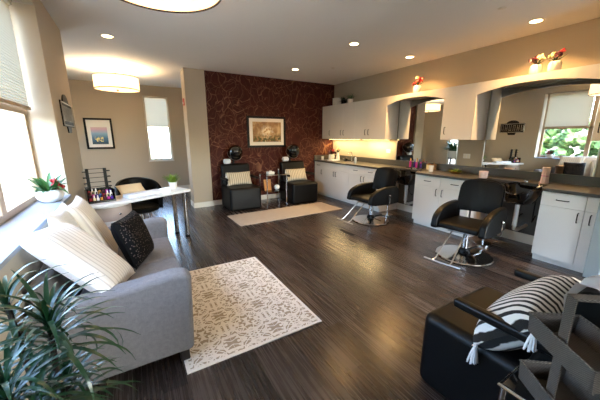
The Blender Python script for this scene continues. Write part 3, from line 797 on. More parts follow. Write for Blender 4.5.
# leafy plant on a stool in the alcove corner
r = thing('plant_stool', 'dark wooden plant stool in the alcove corner', 'stool', (-1.45, 6.72, 0))
b = B(); cyl(b, .2, .66, .7, 28); obj('seat', b, M['greywood'], r)
for k in range(4):
    a = k*PI/2+.4; b = B(); tube(b, [(.13*math.cos(a), .13*math.sin(a), .665), (.18*math.cos(a), .18*math.sin(a), 0.006)], .016, 8); obj('leg', b, M['greywood'], r)
def leafy(lb, loc, sc_=1, seed=3, n=46, red=False, name='leafy_plant', potprof=None, leafm='leaf', spread=1.0):
    r = thing(name, lb, 'plant', loc); q = random.Random(seed); s_ = sc_
    prof = potprof or [(0, 0), (.09, 0), (.13, .10), (.13, .16), (.115, .16), (.11, .145), (0, .145)]
    b = B(); lathe(b, [(x*s_, z*s_) for x, z in prof], 32); obj('pot', b, M['white'], r)
    zt = prof[-1][1]*s_; b = B()
    for i in range(n):
        a = q.uniform(0, 6.28); rr = prof[-2][0]*s_*.7*math.sqrt(q.random())
        blade(b, (rr*math.cos(a), rr*math.sin(a), zt-.004), a+q.uniform(-.5, .5), q.uniform(.5, 1.45), .30*s_*q.uniform(.5, 1.1)*spread, .020*s_, q.uniform(.3, 1.5), n=7)
    obj('leaves', b, M[leafm], r, smooth=60)
    return r
leafy('bushy green plant in a white pot on the wooden stool', (-1.45, 6.72, .7005), 1.7, 5, 80)

# ------------------------------------------------------------------ flower bowl on the sill
def petals(b, c, rr, n, q, flat=.5):
    for i in range(n):
        a = q.uniform(0, 6.28); e = q.uniform(-.2, 1.3); d = rr*q.uniform(.3, .9)
        p = (c[0]+d*math.cos(a)*math.cos(e), c[1]+d*math.sin(a)*math.cos(e), c[2]+d*math.sin(e))
        t = bmesh.new(); bmesh.ops.create_uvsphere(t, u_segments=8, v_segments=5, radius=rr*.42)
        merge(b, t, T(*p) @ Euler((q.uniform(0, 3), q.uniform(0, 3), q.uniform(0, 3))).to_matrix().to_4x4() @ SC(1, .75, .25))
r = leafy('white bowl of green leaves and red flowers on the window sill', (-.70, 3.42, SILL), 1, 8, 40, name='flower_bowl', potprof=[(0, 0), (.06, 0), (.095, .03), (.105, .06), (.095, .095), (.07, .11), (.066, .10), (0, .098)], spread=.66)
q = random.Random(4); b = B()
for c in ((.05, .03, .15), (.08, .0, .13), (.06, -.035, .16), (.085, .04, .11), (.03, .05, .17)): petals(b, c, .035, 12, q)
obj('red_flowers', b, M['red'], r, label='red flower heads')

# ------------------------------------------------------------------ foreground floor plant
def floor_plant():
    r = thing('dracaena_plant', 'tall dark green strap-leaved plant in the lower left corner', 'plant', (-.32, 1.08, 0))
    b = B(); lathe(b, [(0, 0), (.11, 0), (.12, .01), (.15, .30), (.155, .33), (.142, .33), (.138, .30), (0, .30)], 36); obj('pot', b, M['white'], r)
    b = B(); lathe(b, [(0, .305), (.137, .302)], 30); obj('soil', b, M['soil'], r)
    q = random.Random(21)
    heads = [((.03, .02, .93), 60, .28), ((.035, .06, .68), 44, .25), ((-.05, -.12, .84), 52, .28), ((-.08, .10, 1.0), 30, .27), ((-.01, -.05, .72), 34, .27), ((-.07, -.03, .58), 34, .26)]
    for (x, y, z), n, L in heads:
        b = B(); tube(b, [(x*.3, y*.3, .3), (x*.6, y*.6, .3+(z-.3)*.5), (x, y, z)], [.012, .010, .008], 8); stem = obj('stem', b, M['greywood'], r)
        b = B()
        for i in range(n):
            s_ = i/n; az = i*2.4+q.uniform(-.2, .2); el = .15+1.25*s_+q.uniform(-.1, .1)
            ll = L*q.uniform(.8, 1.1)*(1-.25*s_)
            wx = -.32+x+ll*.8*math.cos(az)
            if wx < -.56: ll *= .62
            blade(b, (x, y, z-.10+.11*s_), az, el, ll, .0066, q.uniform(.7, 1.7), q.uniform(-.3, .3), n=9)
        obj('leaves', b, M['leafdark'], stem, smooth=60)
floor_plant()

# ------------------------------------------------------------------ styling chairs
def styling_chair(lb, loc, rotz):
    """faces local -X"""
    r = thing('styling_chair', lb, 'salon chair', loc, rotz, group='black styling chairs at the mirrors')
    b = B(); lathe(b, [(0, 0), (.325, 0), (.335, .008), (.325, .02), (.20, .032), (.09, .045), (.055, .07), (0, .07)], 56); obj('base_disc', b, M['chrome'], r)
    b = B(); lathe(b, [(0, .05), (.075, .05), (.07, .085), (.045, .115), (0, .115)], 28)
    tube(b, [(.02, 0, .07), (.13, -.05, .085), (.20, -.08, .10)], [.018, .014, .012], 10); tube(b, [(0, 0, .07), (-.09, -.09, .085), (-.14, -.12, .085)], [.02, .016, .014], 10)
    obj('pump', b, M['blackmatte'], r)
    b = B(); cyl(b, .042, .10, .24, 28); cyl(b, .032, .24, .33, 28); cyl(b, .05, .32, .345, 28); obj('hydraulic_column', b, M['chrome'], r)
    b = B(); box(b, -.20, .18, -.15, .15, .345, .375, .006); box(b, .10, .30, -.13, -.09, .36, .385, .003); box(b, .10, .30, .09, .13, .36, .385, .003)
    tube(b, [(.28, -.11, .372), (.335, -.11, .42), (.345, -.11, .62)], .013, 8); tube(b, [(.28, .11, .372), (.335, .11, .42), (.345, .11, .62)], .013, 8)
    obj('seat_mount', b, M['steel'], r)
    b = B(); tube(b, [(.05, -.15, .355), (.08, -.335, .345), (.09, -.35, .36), (.075, -.352, .50)], .007, 8); ball(b, (.075, -.352, .52), .019); obj('lever', b, M['chrome'], r)
    b = B(); prism(b, [(-.31, -.235, .395), (.27, -.235, .375), (.27, -.235, .455), (-.24, -.235, .478), (-.31, -.235, .455)], (0, .47, 0), .022, 3); obj('seat', b, M['black'], r)
    for s_ in (-1, 1):
        y0 = -.318 if s_ < 0 else .238
        pts = [(-.335, y0, .385), (-.335, y0, .43)]
        for i in range(11):
            a = PI*.5*i/10; pts.append((.18-.505*math.cos(a)**.85 if i < 10 else .18, y0, .45+.215*math.sin(a)**.9))
        pts += [(.30, y0, .662), (.35, y0, .60), (.36, y0, .36), (.10, y0, .345), (-.2, y0, .36)]
        b = B(); prism(b, pts, (0, .08, 0), .022, 3); obj('armrest', b, M['black'], r)
    # curved padded back
    b = B(); t = bmesh.new(); n = 16; m = 10; g = {}
    for side in (0, 1):
        for i in range(n+1):
            u = i/n*2-1
            for j in range(m+1):
                v = j/m; z = .535+.43*v
                ww = .262*(1-.10*(2*v-1)**4*(1 if v > .5 else .4)) * (1-.12*max(0, v-.75)/.25)
                th = .030+.028*(1-u**4)*(1-(2*v-1)**4)
                x = .33+.10*v - .085*u*u + (th if side else -th*.6)
                g[(side, i, j)] = t.verts.new((x, u*ww, z - (.028*u**4 if j == m else 0)))
    for side in (0, 1):
        for i in range(n):
            for j in range(m):
                f = [g[(side, i, j)], g[(side, i+1, j)], g[(side, i+1, j+1)], g[(side, i, j+1)]]
                t.faces.new(f if side else f[::-1])
    for i in range(n):
        for j in (0, m): t.faces.new([g[(0, i, j)], g[(0, i+1, j)], g[(1, i+1, j)], g[(1, i, j)]])
    for j in range(m):
        for i in (0, n): t.faces.new([g[(0, i, j)], g[(0, i, j+1)], g[(1, i, j+1)], g[(1, i, j)]])
    bmesh.ops.recalc_face_normals(t, faces=t.faces)
    bmesh.ops.bevel(t, geom=[e for e in t.edges if len(e.link_faces) == 2 and e.calc_face_angle(0) > .9], offset=.014, segments=2, affect='EDGES')
    merge(b, t); obj('backrest', b, M['black'], r)
    b = B()
    for s_ in (-.075, .075): tube(b, [(-.22, s_, .385), (-.27, s_*1.05, .35), (-.57, s_*1.25, .10), (-.63, s_*1.3, .085)], .0085, 8)
    tube(b, [(-.62, -.21, .082), (-.635, 0, .082), (-.62, .21, .082)], .009, 10)
    obj('footrest', b, M['steel'], r)
    return r
styling_chair('farther black styling chair with chrome base, near the sink run', (3.70, 3.70, 0), 0)
styling_chair('nearer black styling chair with chrome base, before the large mirror', (3.60, 1.90, 0), 8)

# ------------------------------------------------------------------ shampoo bowls in the counter gaps
def shampoo(lb, loc):
    r = thing('shampoo_bowl', lb, 'basin', loc, group='black shampoo bowls in the counter gaps')
    b = B(); t = bmesh.new(); n = 36; prof = [(1.0, 0, 0), (1.04, .012, 0), (1.0, .02, 0), (.94, .015, 0), (.86, -.04, 0), (.7, -.13, 0), (.35, -.17, 0), (0.02, -.175, 0)]
    outer = [(1.0, 0), (.93, -.08), (.78, -.17), (.45, -.21), (.02, -.215)]
    def ring(k, z):
        vs = []
        for i in range(n):
            a = 2*PI*i/n; x = .26*k*math.cos(a); y = .22*k*math.sin(a)
            neck = max(0, math.cos(a-PI))**8*.05*k
            vs.append(t.verts.new((x+neck, y, z-neck*(1.2 if z > -.02 else 0))))
        return vs
    for pr_ in ([(a_, z_) for a_, z_, _ in prof], outer):
        rs = [ring(k, z) for k, z in pr_]
        for a_, c_ in zip(rs, rs[1:]):
            for i in range(n): t.faces.new((a_[i], a_[(i+1) % n], c_[(i+1) % n], c_[i]))
        t.faces.new(rs[-1])
    bmesh.ops.recalc_face_normals(t, faces=t.faces); merge(b, t, RY(-6)); obj('basin', b, M['blackgloss'], r, smooth=50)
    b = B(); box(b, .20, .30, -.16, .16, -.03, .012, .01); obj('mounting_deck', b, M['blackgloss'], r)
    b = B(); cyl(b, .022, .012, .04, 20, M=T(.25, .03, 0)); tube(b, [(.25, .03, .035), (.25, .03, .07), (.2, .02, .085), (.10, .0, .075)], .011, 10); obj('faucet', b, M['chrome'], r)
    b = B(); tube(b, [(.25, -.09, .01), (.24, -.10, .07), (.15, -.13, .075), (.05, -.17, .04)], .008, 8); cyl(b, .017, 0, .05, 16, M=T(.04, -.175, .02) @ RX(60)); obj('spray_hose', b, M['chrome'], r)
    b = B(); cyl(b, .028, -.52, -.21, 20); tube(b, [(0, 0, -.50), (0, 0, -.56), (.1, 0, -.59), (.36, 0, -.57)], .022, 12); obj('drain_pipe', b, M['whiteplastic'], r)
    b = B(); tube(b, [(.24, .10, -.03), (.20, .10, -.35), (.26, .08, -.45), (.37, .07, -.42)], .008, 8); tube(b, [(.24, -.10, -.03), (.18, -.12, -.38), (.24, -.1, -.48), (.37, -.08, -.42)], .008, 8); obj('supply_hose', b, M['blackmatte'], r)
    b = B(); box(b, .285, .41, -.11, .11, -.10, .0, .006); obj('wall_bracket', b, M['steel'], r)
    return r
shampoo('black shampoo bowl beside the farther styling chair, left of the two-drawer cabinet', (4.31, 3.45, .875))
shampoo('black shampoo bowl beside the nearer styling chair, below the large mirror', (4.31, 1.67, .875))

def towel_caddy(lb, loc):
    r = thing('towel_stand', lb, 'stand', loc)
    b = B(); cyl(b, .11, 0, .018, 28); cyl(b, .012, .018, .79, 12); cyl(b, .085, .79, .798, 24); obj('stand_frame', b, M['chrome'], r)
    return r
def folded(lb, loc, rotz, n, grp, w=.07):
    for k in range(n):
        b = B(); box(b, -w, w, -.055, .055, 0, .03, .012, 3); o = obj('folded_towel', b, M['floral'], loc=(loc[0], loc[1], loc[2]+k*.0305), rotz=rotz+k*4)
        tag(o, lb % ('bottom', 'second', 'third', 'top')[k if k < n-1 else 3], 'towel', grp)
towel_caddy('slim chrome towel stand between the farther styling chair and its shampoo bowl', (4.24, 3.80, 0))
folded('small pale pink folded towel, %s of the stack by the farther shampoo bowl', (4.24, 3.80, .7985), 20, 4, 'pink towels by the farther bowl')
towel_caddy('slim chrome towel stand between the nearer styling chair and its shampoo bowl', (4.24, 1.99, 0))
folded('small pale pink folded towel, %s of the stack by the nearer shampoo bowl', (4.24, 1.99, .7985), 10, 4, 'pink towels by the nearer bowl')

# ------------------------------------------------------------------ things on the counter
ZT = .9245
def tall_bottle(lb, loc, body, cap, h=.17, rr=.02):
    r = thing('spray_bottle', lb, 'bottle', loc)
    b = B(); lathe(b, [(0, 0), (rr, 0), (rr+.002, .004), (rr+.002, h*.62), (rr*.8, h*.7), (rr*.4, h*.74), (0, h*.74)], 20); obj('bottle_body', b, body, r)
    b = B(); lathe(b, [(0, h*.74), (rr*.62, h*.74), (rr*.55, h*.92), (rr*.35, h), (0, h)], 16); obj('cap', b, cap, r)
b = B(); box(b, -.06, .06, -.16, .16, 0, .012, .004); tag(obj('tray', b, M['blackmatte'], loc=(4.715, 3.62, ZT)), 'low black tray under the pink and purple bottles', 'tray')
tall_bottle('pink bottle with amber cap, leftmost on the black tray', (4.71, 3.72, ZT+.0125), M['pink'], M['orangecap'])
tall_bottle('purple bottle with blue cap in the middle of the black tray', (4.735, 3.64, ZT+.0125), M['purple'], M['bluelab'], .16)
tall_bottle('pink bottle with amber cap, right of the purple bottle on the black tray', (4.705, 3.575, ZT+.0125), M['pink'], M['orangecap'], .155)
tall_bottle('small purple bottle, rightmost on the black tray', (4.725, 3.495, ZT+.0125), M['purple'], M['pink'], .12)
def jar(name, lb, loc, rr, h, mat, fill=None):
    b = B(); lathe(b, [(0, 0), (rr*.85, 0), (rr*.88, .003), (rr, h), (rr*.92, h), (rr*.86, h-.01), (rr*.8, .02), (0, .02)], 28)
    return tag(obj(name, b, mat, loc=loc), lb, 'jar')
jar('white_cup', 'white ceramic cup on the counter right of the pink bottles', (4.50, 3.115, ZT), .042, .105, M['white'])
jar('white_cup', 'wide white jar on the counter above the nearer styling chair', (4.44, 2.21, ZT), .06, .10, M['floral'])
jar('white_cup', 'small white cup at the far left of the sink counter', (4.38, 6.26, ZT), .038, .085, M['white'])
for y, m, lb in ((3.33, 'cream', 'cream lidded jar standing by the farther mirror'), (3.22, 'wood', 'wooden lidded jar standing by the farther mirror')):
    r = thing('lidded_jar', lb, 'jar', (4.735, y, ZT)); b = B(); lathe(b, [(0, 0), (.04, 0), (.042, .004), (.042, .09), (0, .09)], 24); obj('jar_body', b, M[m], r)
    b = B(); lathe(b, [(0, .09), (.044, .09), (.044, .105), (.012, .11), (.012, .125), (0, .128)], 24); obj('lid', b, M['wood'], r)
# low dish with lime plant
r = thing('succulent_dish', 'low dish of lime green plants on the counter below the outlet', 'plant', (4.64, 2.76, ZT))
b = B(); lathe(b, [(0, 0), (.06, 0), (.10, .03), (.095, .032), (.06, .012), (0, .012)], 28); obj('dish', b, M['wood'], r)
q = random.Random(6); b = B()
for i in range(70):
    a = q.uniform(0, 6.28); rr = .07*math.sqrt(q.random()); blade(b, (rr*math.cos(a), rr*math.sin(a), .012), a, q.uniform(.4, 1.4), q.uniform(.05, .085), .008, .8, n=4)
obj('leaves', b, M['leaflight'], r, smooth=60)
# standing rolled floral towels near the big mirror
r = thing('standing_towel', 'tall folded pink floral towel standing by the large mirror', 'towel', (4.60, 1.535, ZT))
b = B()
t = bmesh.new(); n = 16; rows = []
for j in range(9):
    v = j/8; rr = .05-.012*v+.018*max(0, v-.6)
    rows.append([t.verts.new(((rr+.008*math.sin(5*a+v))*math.cos(a), (rr*.8+.008*math.cos(4*a))*math.sin(a), .21*v)) for a in [2*PI*i/n for i in range(n)]])
for a_, c_ in zip(rows, rows[1:]):
    for i in range(n): t.faces.new((a_[i], a_[(i+1) % n], c_[(i+1) % n], c_[i]))
t.faces.new(rows[0][::-1]); t.faces.new(rows[-1]); bmesh.ops.recalc_face_normals(t, faces=t.faces); merge(b, t); obj('towel_cloth', b, M['floral'], r)
b = B(); tube(b, [(.045*math.cos(a), .036*math.sin(a), .10) for a in [2*PI*i/20 for i in range(21)]], .004, 6); obj('ribbon', b, M['pink'], r)

# sink group
r = thing('sink_faucet', 'tall chrome faucet on the sink counter', 'faucet', (4.62, 5.36, ZT))
b = B(); cyl(b, .026, 0, .02, 20); cyl(b, .014, .02, .16, 16); obj('faucet_body', b, M['chrome'], r)
b = B(); tube(b, [(0, 0, .15), (0, 0, .20), (-.03, 0, .235), (-.09, 0, .235), (-.12, 0, .20), (-.12, 0, .18)], .011, 12); obj('spout', b, M['chrome'], r)
b = B(); tube(b, [(0, -.012, .12), (0, -.05, .135)], .008, 8); obj('lever', b, M['chrome'], r)
r = thing('soap_dispenser', 'brushed steel soap dispenser on the sink counter left of the faucet base', 'dispenser', (4.42, 5.0, ZT))
b = B(); lathe(b, [(0, 0), (.028, 0), (.03, .004), (.03, .12), (.02, .135), (.01, .14), (0, .14)], 24); obj('dispenser_body', b, M['steel'], r)
b = B(); tube(b, [(0, 0, .135), (0, 0, .165), (-.045, 0, .165)], .005, 8); obj('pump', b, M['chrome'], r)

def flower_vase(lb, loc, vprof, blooms, seed, sc_=1, leafm='leafdark', name='flower_vase', greens=14):
    r = thing(name, lb, 'flower vase', loc); b = B(); lathe(b, [(x*sc_, z*sc_) for x, z in vprof], 28); obj('vase', b, M['white'], r)
    q = random.Random(seed); zt = max(z for x, z in vprof)*sc_; b = B()
    for i in range(greens):
        a = q.uniform(0, 6.28); blade(b, (0, 0, zt-.02), a, q.uniform(.5, 1.4), q.uniform(.08, .13)*sc_, .009*sc_, q.uniform(.2, 1), n=5)
    obj('leaves', b, M[leafm], r, smooth=60)
    for (x, y, z, rr, m) in blooms:
        b = B(); petals(b, (x*sc_, y*sc_, zt+z*sc_), rr*sc_, 18, q)
        tube(b, [(0, 0, zt-.03), (x*sc_*.6, y*sc_*.6, zt+z*sc_*.5), (x*sc_, y*sc_, zt+z*sc_)], .003, 6)
        obj('bloom', b, M[m], r, label={'red': 'red bloom', 'maroon': 'dark red bloom', 'cream': 'cream bloom'}[m])
    return r
VP = [(0, 0), (.05, 0), (.06, .02), (.062, .07), (.055, .10), (.045, .11), (.04, .105), (.045, .07), (0, .02)]
VJ = [(0, 0), (.04, 0), (.045, .02), (.035, .08), (.022, .13), (.025, .16), (.018, .16), (.015, .12), (0, .02)]
flower_vase('white vase of dark red flowers beside the wall on the sink counter', (4.54, 6.08, ZT), VP, [(.02, .03, .05, .045, 'maroon'), (-.05, -.01, .03, .045, 'maroon'), (.0, -.05, .06, .04, 'red'), (.04, -.04, .02, .04, 'maroon')], 3, 1.35)
flower_vase('slim white vase with cream blooms on the sink counter', (4.58, 5.86, ZT), VJ, [(0, .02, .05, .035, 'cream'), (-.02, -.03, .07, .03, 'cream')], 9, 1.3, greens=6)
b = B(); box(b, -.10, .10, -.10, .10, 0, .028, .01, 3); tag(obj('folded_towel', b, M['towel'], loc=(4.40, 5.84, ZT), rotz=5), 'small white folded cloth on the front of the sink counter', 'towel')
r = thing('hair_dryer', 'black hair dryer lying on the sink counter beside the slim vase', 'hair dryer', (4.62, 5.62, ZT), 75)
b = B(); lathe(b, [(0, -.10), (.03, -.10), (.042, -.08), (.042, .02), (.03, .06), (.028, .11), (0, .11)], 22, M=T(0, 0, .043) @ RY(90)); obj('barrel', b, M['blackgloss'], r)
b = B(); tube(b, [(-.04, 0, .03), (-.05, -.06, .022), (-.06, -.13, .018)], [.02, .018, .016], 10); obj('handle', b, M['blackmatte'], r)

# ------------------------------------------------------------------ on top of the wall cabinets
ZP = ZU1+.0005
flower_vase('white ball vase with red flowers on top of the farther arch', (4.60, 3.62, ZP), VP, [(.0, -.04, .06, .055, 'red'), (.0, .05, .03, .035, 'red'), (-.01, .0, .10, .035, 'cream')], 5, 1.2)
flower_vase('white vase of cream and dark red flowers on top of the nearer arch, left one', (4.58, 1.83, ZP), VP, [(0, .05, .05, .045, 'maroon'), (0, .0, .07, .04, 'maroon'), (-.02, -.04, .06, .045, 'cream')], 6, 1.1)
flower_vase('white vase of cream and red flowers on top of the nearer arch, right one', (4.56, 1.63, ZP), VP, [(0, .04, .06, .04, 'cream'), (0, -.02, .05, .05, 'maroon'), (0, -.05, .09, .03, 'red')], 7, 1.1)
b = B(); box(b, -.07, .07, -.08, .08, 0, .165, .006); box(b, -.072, .072, -.082, .082, .165, .185, .004); tag(obj('storage_box', b, M['white'], loc=(4.62, 6.02, ZP)), 'white box on top of the wall cabinets by the papered wall', 'box')
r = thing('dark_planter', 'dark pot with dark foliage on top of the wall cabinets', 'plant', (4.62, 5.73, ZP))
b = B(); lathe(b, [(0, 0), (.06, 0), (.075, .10), (.065, .10), (.06, .08), (0, .08)], 24); obj('pot', b, M['blackmatte'], r)
q = random.Random(8); b = B()
for i in range(50):
    a = q.uniform(0, 6.28); blade(b, (.03*math.cos(a), .03*math.sin(a), .075), a, q.uniform(.2, 1.5), q.uniform(.08, .14), .014, q.uniform(.4, 1.4), n=5)
obj('leaves', b, M['leafdark'], r, smooth=60)
grass_pot('white pot of upright green leaves on top of the wall cabinets', (4.60, 5.47, ZP), .07, .10, 70, .16, 'leaf', 'cabinet_plant', 5)

# ------------------------------------------------------------------ dryer chairs, pillows, tables
def tassel(parent_name, lb, top, L=.085, grp=None):
    b = B(); q = random.Random(2)
    ball(b, (0, 0, -.008), .011, seg=12)
    for i in range(26):
        a = q.uniform(0, 6.28); s_ = q.uniform(.3, 1)
        tube(b, [(.006*math.cos(a), .006*math.sin(a), -.014), (.017*s_*math.cos(a), .017*s_*math.sin(a), -L*.5), (.027*s_*math.cos(a), .027*s_*math.sin(a), -L*q.uniform(.88, 1))], [.003, .0034, .0026], 5)
    return b
def dryer_chair(lb, loc, rotz, hood=True):
    """faces local -Y"""
    r = thing('dryer_chair', lb, 'salon chair', loc, rotz, group='boxy black dryer chairs')
    b = B(); box(b, -.345, .345, -.37, .33, 0, .485, .055, 5); obj('seat_block', b, M['black'], r)
    b = B(); prism(b, [(-.32, .14, .486), (-.32, .33, .486), (-.32, .38, .90), (-.32, .34, .94), (-.32, .26, .93)], (.64, 0, 0), .03, 3); obj('backrest', b, M['black'], r)
    for s_ in (-1, 1):
        b = B(); box(b, s_*.335-.026, s_*.335+.026, -.19, .30, .625, .675, .016, 3); box(b, s_*.335-.012, s_*.335+.012, .26, .29, .47, .64, .003); obj('armrest', b, M['blackmatte'], r)
    if hood:
        b = B(); tube(b, [(0, .35, .55), (0, .385, .88), (0, .42, 1.05), (0, .40, 1.22), (0, .30, 1.27)], .018, 10); obj('hood_arm', b, M['blackmatte'], r)
        b = B(); n = 28
        lathe(b, [(0, .15), (.06, .142), (.115, .105), (.15, .04), (.16, -.03), (.155, -.10), (.145, -.10), (.147, -.03), (.135, .035), (.10, .09), (0, .12)], n, M=T(0, .22, 1.20) @ RX(50)); h = obj('dryer_hood', b, M['blackgloss'], r)
        b = B(); lathe(b, [(.144, -.105), (.160, -.10), (.160, -.088), (.144, -.088)], n, M=T(0, .22, 1.20) @ RX(50)); obj('hood_rim', b, M['steel'], h)
    return r
dryer_chair('boxy black dryer chair with hood, left of the small chrome table', (1.975, 5.94, 0), 0)
dryer_chair('boxy black dryer chair with hood, right of the small chrome table', (3.39, 5.86, 0), 0)
dryer_chair('large boxy black dryer chair in the lower right foreground', (1.762, .575, 0), 180, hood=False)

def rolled_towel(lb, loc, rotz, rr=.052, L=.2):
    b = B(); n = 40; pts = []
    t = bmesh.new(); q = random.Random(5)
    prof = [(0, 0), (rr*.7, .0), (rr*.95, .01), (rr, .03), (rr*1.02, L*.5), (rr, L-.03), (rr*.95, L-.01), (rr*.7, L), (0, L)]
    lathe(b, prof, 28, M=T(0, 0, rr) @ RY(90) @ T(0, 0, -L/2)); return tag(obj('rolled_towel', b, M['towel'], loc=loc, rotz=rotz), lb, 'towel')
rolled_towel('white rolled towel on the backrest of the left dryer chair', (1.80, 6.245, .938), 0, .055, .15)
rolled_towel('white rolled towel on the backrest of the right dryer chair', (3.21, 6.165, .938), 0, .055, .15)
# draped towel on the foreground chair
b = B(); t = bmesh.new(); n = 10; rows = []; q = random.Random(12)
pathp = [(.075, -.16), (.085, -.05), (.055, .022), (0, .034), (-.055, .02), (-.10, -.06), (-.11, -.15)]
for j, (y, z) in enumerate(pathp):
    rows.append([(i, t.verts.new((-.12+.24*i/n, y+.012*math.sin(i*1.7+j*.5), z+.012*math.sin(i*1.1+j)))) for i in range(n+1)])
for a_, c_ in zip(rows, rows[1:]):
    for i in range(n): t.faces.new((a_[i][1], a_[i+1][1], c_[i+1][1], c_[i][1]))
r_ = bmesh.ops.solidify(t, geom=t.faces[:], thickness=.018); bmesh.ops.recalc_face_normals(t, faces=t.faces)
bmesh.ops.subdivide_edges(t, edges=t.edges[:], cuts=1, use_grid_fill=True); bmesh.ops.smooth_vert(t, verts=t.verts, factor=.6); bmesh.ops.smooth_vert(t, verts=t.verts, factor=.6); merge(b, t)
tag(obj('draped_towel', b, M['towel'], loc=(1.55, .255, .935), smooth=80), 'white towel draped over the backrest of the foreground chair', 'towel')

def lumbar(lb, mat, Mw, w, h, th, tassels, seed, grp=None):
    r = thing('lumbar_pillow', lb, 'cushion', group=grp); r.matrix_world = Mw
    b = B(); pillow(b, w, h, th, seed=seed, n=26); obj('pillow_cover', b, mat, r)
    for (x, z) in tassels:
        inv = (Mw.to_3x3().inverted()).to_4x4()
        b = tassel('p', '', None, .11); obj('tassel', b, M['pillow_white'], r, M=T(x, 0, z) @ inv)
    return r
lumbar('beige striped lumbar pillow with tassels on the left dryer chair', M['pillow_soft'], T(1.985, 5.98, .487) @ RX(-22), .56, .30, .13, [(-.27, .03), (-.27, .27)], 3)
lumbar('beige striped lumbar pillow with tassels on the right dryer chair', M['pillow_soft'], T(3.40, 5.90, .487) @ RX(-22), .56, .30, .13, [(-.27, .03), (-.27, .27)], 4)
lumbar('black and white striped lumbar pillow with white tassels on the foreground chair', M['pillow_zebra'], T(1.72, .655, .495) @ RZ(180+4) @ RY(2) @ RX(-44), .68, .34, .21, [(.345, .03), (.33, .33)], 5)

def side_table(lb, loc, w, d, h, shelf=None):
    r = thing('side_table', lb, 'table', loc); x, y = w/2, d/2
    b = B()
    box(b, -x+.008, x-.008, -y+.008, y-.008, h-.016, h-.001, .002); obj('table_top', b, M['blackgloss'], r)
    b = B(); tube(b, [(-x, -y, h-.008), (x, -y, h-.008), (x, y, h-.008), (-x, y, h-.008), (-x, -y, h-.008)], .0075, 8); obj('rim', b, M['chrome'], r)
    for sx in (-1, 1):
        for sy in (-1, 1):
            b = B(); cyl(b, .011, 0, h-.02, 14, M=T(sx*(x-.013), sy*(y-.013), 0)); obj('leg', b, M['chrome'], r)
    if shelf:
        b = B(); box(b, -x+.015, x-.015, -y+.015, y-.015, shelf-.01, shelf, .002); obj('shelf', b, M['blackgloss'], r)
side_table('small chrome and black glass table between the two dryer chairs', (2.70, 5.80, 0), .50, .42, .71, .34)
side_table('low chrome-edged black table under the wicker basket', (1.283, .13, 0), .245, .56, .565, .2)
b = B(); box(b, -.075, .075, -.06, .06, 0, .055, .006); box(b, -.03, .03, -.02, .02, .055, .075, .008); tag(obj('tissue_box', b, M['white'], loc=(2.62, 5.76, .7105)), 'white tissue box on the small chrome table', 'box')
tall_bottle('short dark bottle on the small chrome table', (2.84, 5.80, .7105), M['blackgloss'], M['whiteplastic'], .10, .018)
b = B(); box(b, -.085, .085, -.012, .012, 0, .25, .003); o = obj('magazine', b, M['amber']); o.matrix_world = T(2.56, 5.78, .3405) @ RX(-12); tag(o, 'amber covered magazine standing on the lower table shelf', 'magazine')
b = B(); ball(b, (0, 0, .06), .06, (1.1, 1, 1)); tag(obj('white_ball_jar', b, M['white'], loc=(2.78, 5.78, .3405)), 'round white jar on the lower table shelf', 'jar')

# wicker basket tower
def basket():
    ang = -37.8; r = thing('wicker_basket', 'two-tier grey wicker basket with a high handle on the low black table', 'basket', (1.073, .16, 0), ang)
    L, W = .286, .174
    def tier(z0, z1, nm):
        b = B(); th = .006; i = .006
        prism(b, [(0, 0, z1), (W, 0, z1), (W-i, i, z0), (i, i, z0)], (0, th, 0)); prism(b, [(0, L-th, z1), (W, L-th, z1), (W-i, L-th, z0), (i, L-th, z0)], (0, th, 0))
        prism(b, [(0, 0, z1), (0, L, z1), (i, L, z0), (i, 0, z0)], (th, 0, 0)); prism(b, [(W-th, 0, z1), (W-th, L, z1), (W-th-i, L, z0), (W-th-i, 0, z0)], (th, 0, 0))
        box(b, i, W-i, i, L-i, z0, z0+.006); t_ = obj(nm, b, M['wicker'], r)
        b = B(); tube(b, [(0, 0, z1), (W, 0, z1), (W, L, z1), (0, L, z1), (0, 0, z1)], .0042, 6); obj('rim', b, M['wicker'], t_)
    tier(.566, .647, 'lower_tray'); tier(.784, .862, 'upper_tray')
    for x0, x1 in ((.0135, .0185), (W-.0185, W-.0135)):
        b = B(); box(b, x0, x1, L*.5-.019, L*.5+.019, .575, 1.01, .001); obj('upright', b, M['wicker'], r)
    b = B(); box(b, .0135, W-.0135, L*.5-.019, L*.5+.019, 1.01, 1.018, .002); obj('handle', b, M['wicker'], r)
basket()

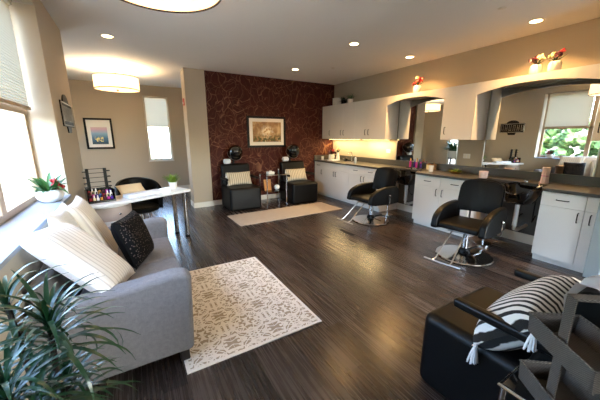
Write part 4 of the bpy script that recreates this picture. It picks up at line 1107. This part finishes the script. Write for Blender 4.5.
# ------------------------------------------------------------------ world, portals, camera
w = bpy.data.worlds.new('sky'); sc.world = w; w.use_nodes = True; nt = w.node_tree; nt.nodes.clear()
ow = nt.nodes.new('ShaderNodeOutputWorld'); bg = nt.nodes.new('ShaderNodeBackground'); sk = nt.nodes.new('ShaderNodeTexSky')
sk.sky_type = 'NISHITA'; sk.sun_elevation = rad(50); sk.sun_rotation = rad(150); sk.sun_disc = False; sk.air_density = 1.0; sk.dust_density = 3.0
nt.links.new(sk.outputs[0], bg.inputs[0]); bg.inputs[1].default_value = 4.8; nt.links.new(bg.outputs[0], ow.inputs[0])
def portal(loc, rot, sx, sy):
    li = bpy.data.lights.new('window_portal', 'AREA'); li.shape = 'RECTANGLE'; li.size = sx; li.size_y = sy; li.cycles.is_portal = True
    o = bpy.data.objects.new('window_portal', li); col.objects.link(o); o.location = loc; o.rotation_euler = rot
portal((-.95, (.64+JY)/2, (SILL+HEAD)/2), (0, rad(-90), 0), HEAD-SILL, JY-.64)
portal(((WX0+WX1)/2, YA+.12, (WZ0+WZ1)/2), (rad(-90), 0, 0), WX1-WX0, WZ1-WZ0)
portal((3.55, YF-.12, 1.32), (rad(90), 0, 0), 1.9, 2.15)
portal((-2.18, 6.8, 1.15), (0, rad(-90), 0), 2.2, 1.2)

f_, p_, ro_, y_ = 282.8166, .21945761, .00098, .5313428
cam = bpy.data.cameras.new('camera'); cam.sensor_width = 36; cam.sensor_fit = 'HORIZONTAL'; cam.lens = f_/600*36; cam.clip_start = .02; cam.clip_end = 200
co = bpy.data.objects.new('camera', cam); col.objects.link(co)
fw = Vector((math.sin(y_)*math.cos(p_), math.cos(y_)*math.cos(p_), -math.sin(p_))); rt = Vector((math.cos(y_), -math.sin(y_), 0)); dn = fw.cross(rt)
r1 = rt*math.cos(ro_)+dn*math.sin(ro_); d1_ = -rt*math.sin(ro_)+dn*math.cos(ro_)
m = Matrix.Identity(4)
for i in range(3): m[i][0] = r1[i]; m[i][1] = -d1_[i]; m[i][2] = -fw[i]
m[2][3] = 1.52
co.matrix_world = m; sc.camera = co
sc.view_settings.view_transform = 'Standard'; sc.view_settings.look = 'None'; sc.view_settings.gamma = 1; sc.view_settings.use_curve_mapping = False
sc.view_settings.exposure = 0.6
sc.cycles.use_denoising = True; sc.cycles.max_bounces = 10; sc.cycles.diffuse_bounces = 5; sc.cycles.transparent_max_bounces = 12
sc.cycles.sample_clamp_indirect = 6; sc.cycles.caustics_reflective = False; sc.cycles.caustics_refractive = False
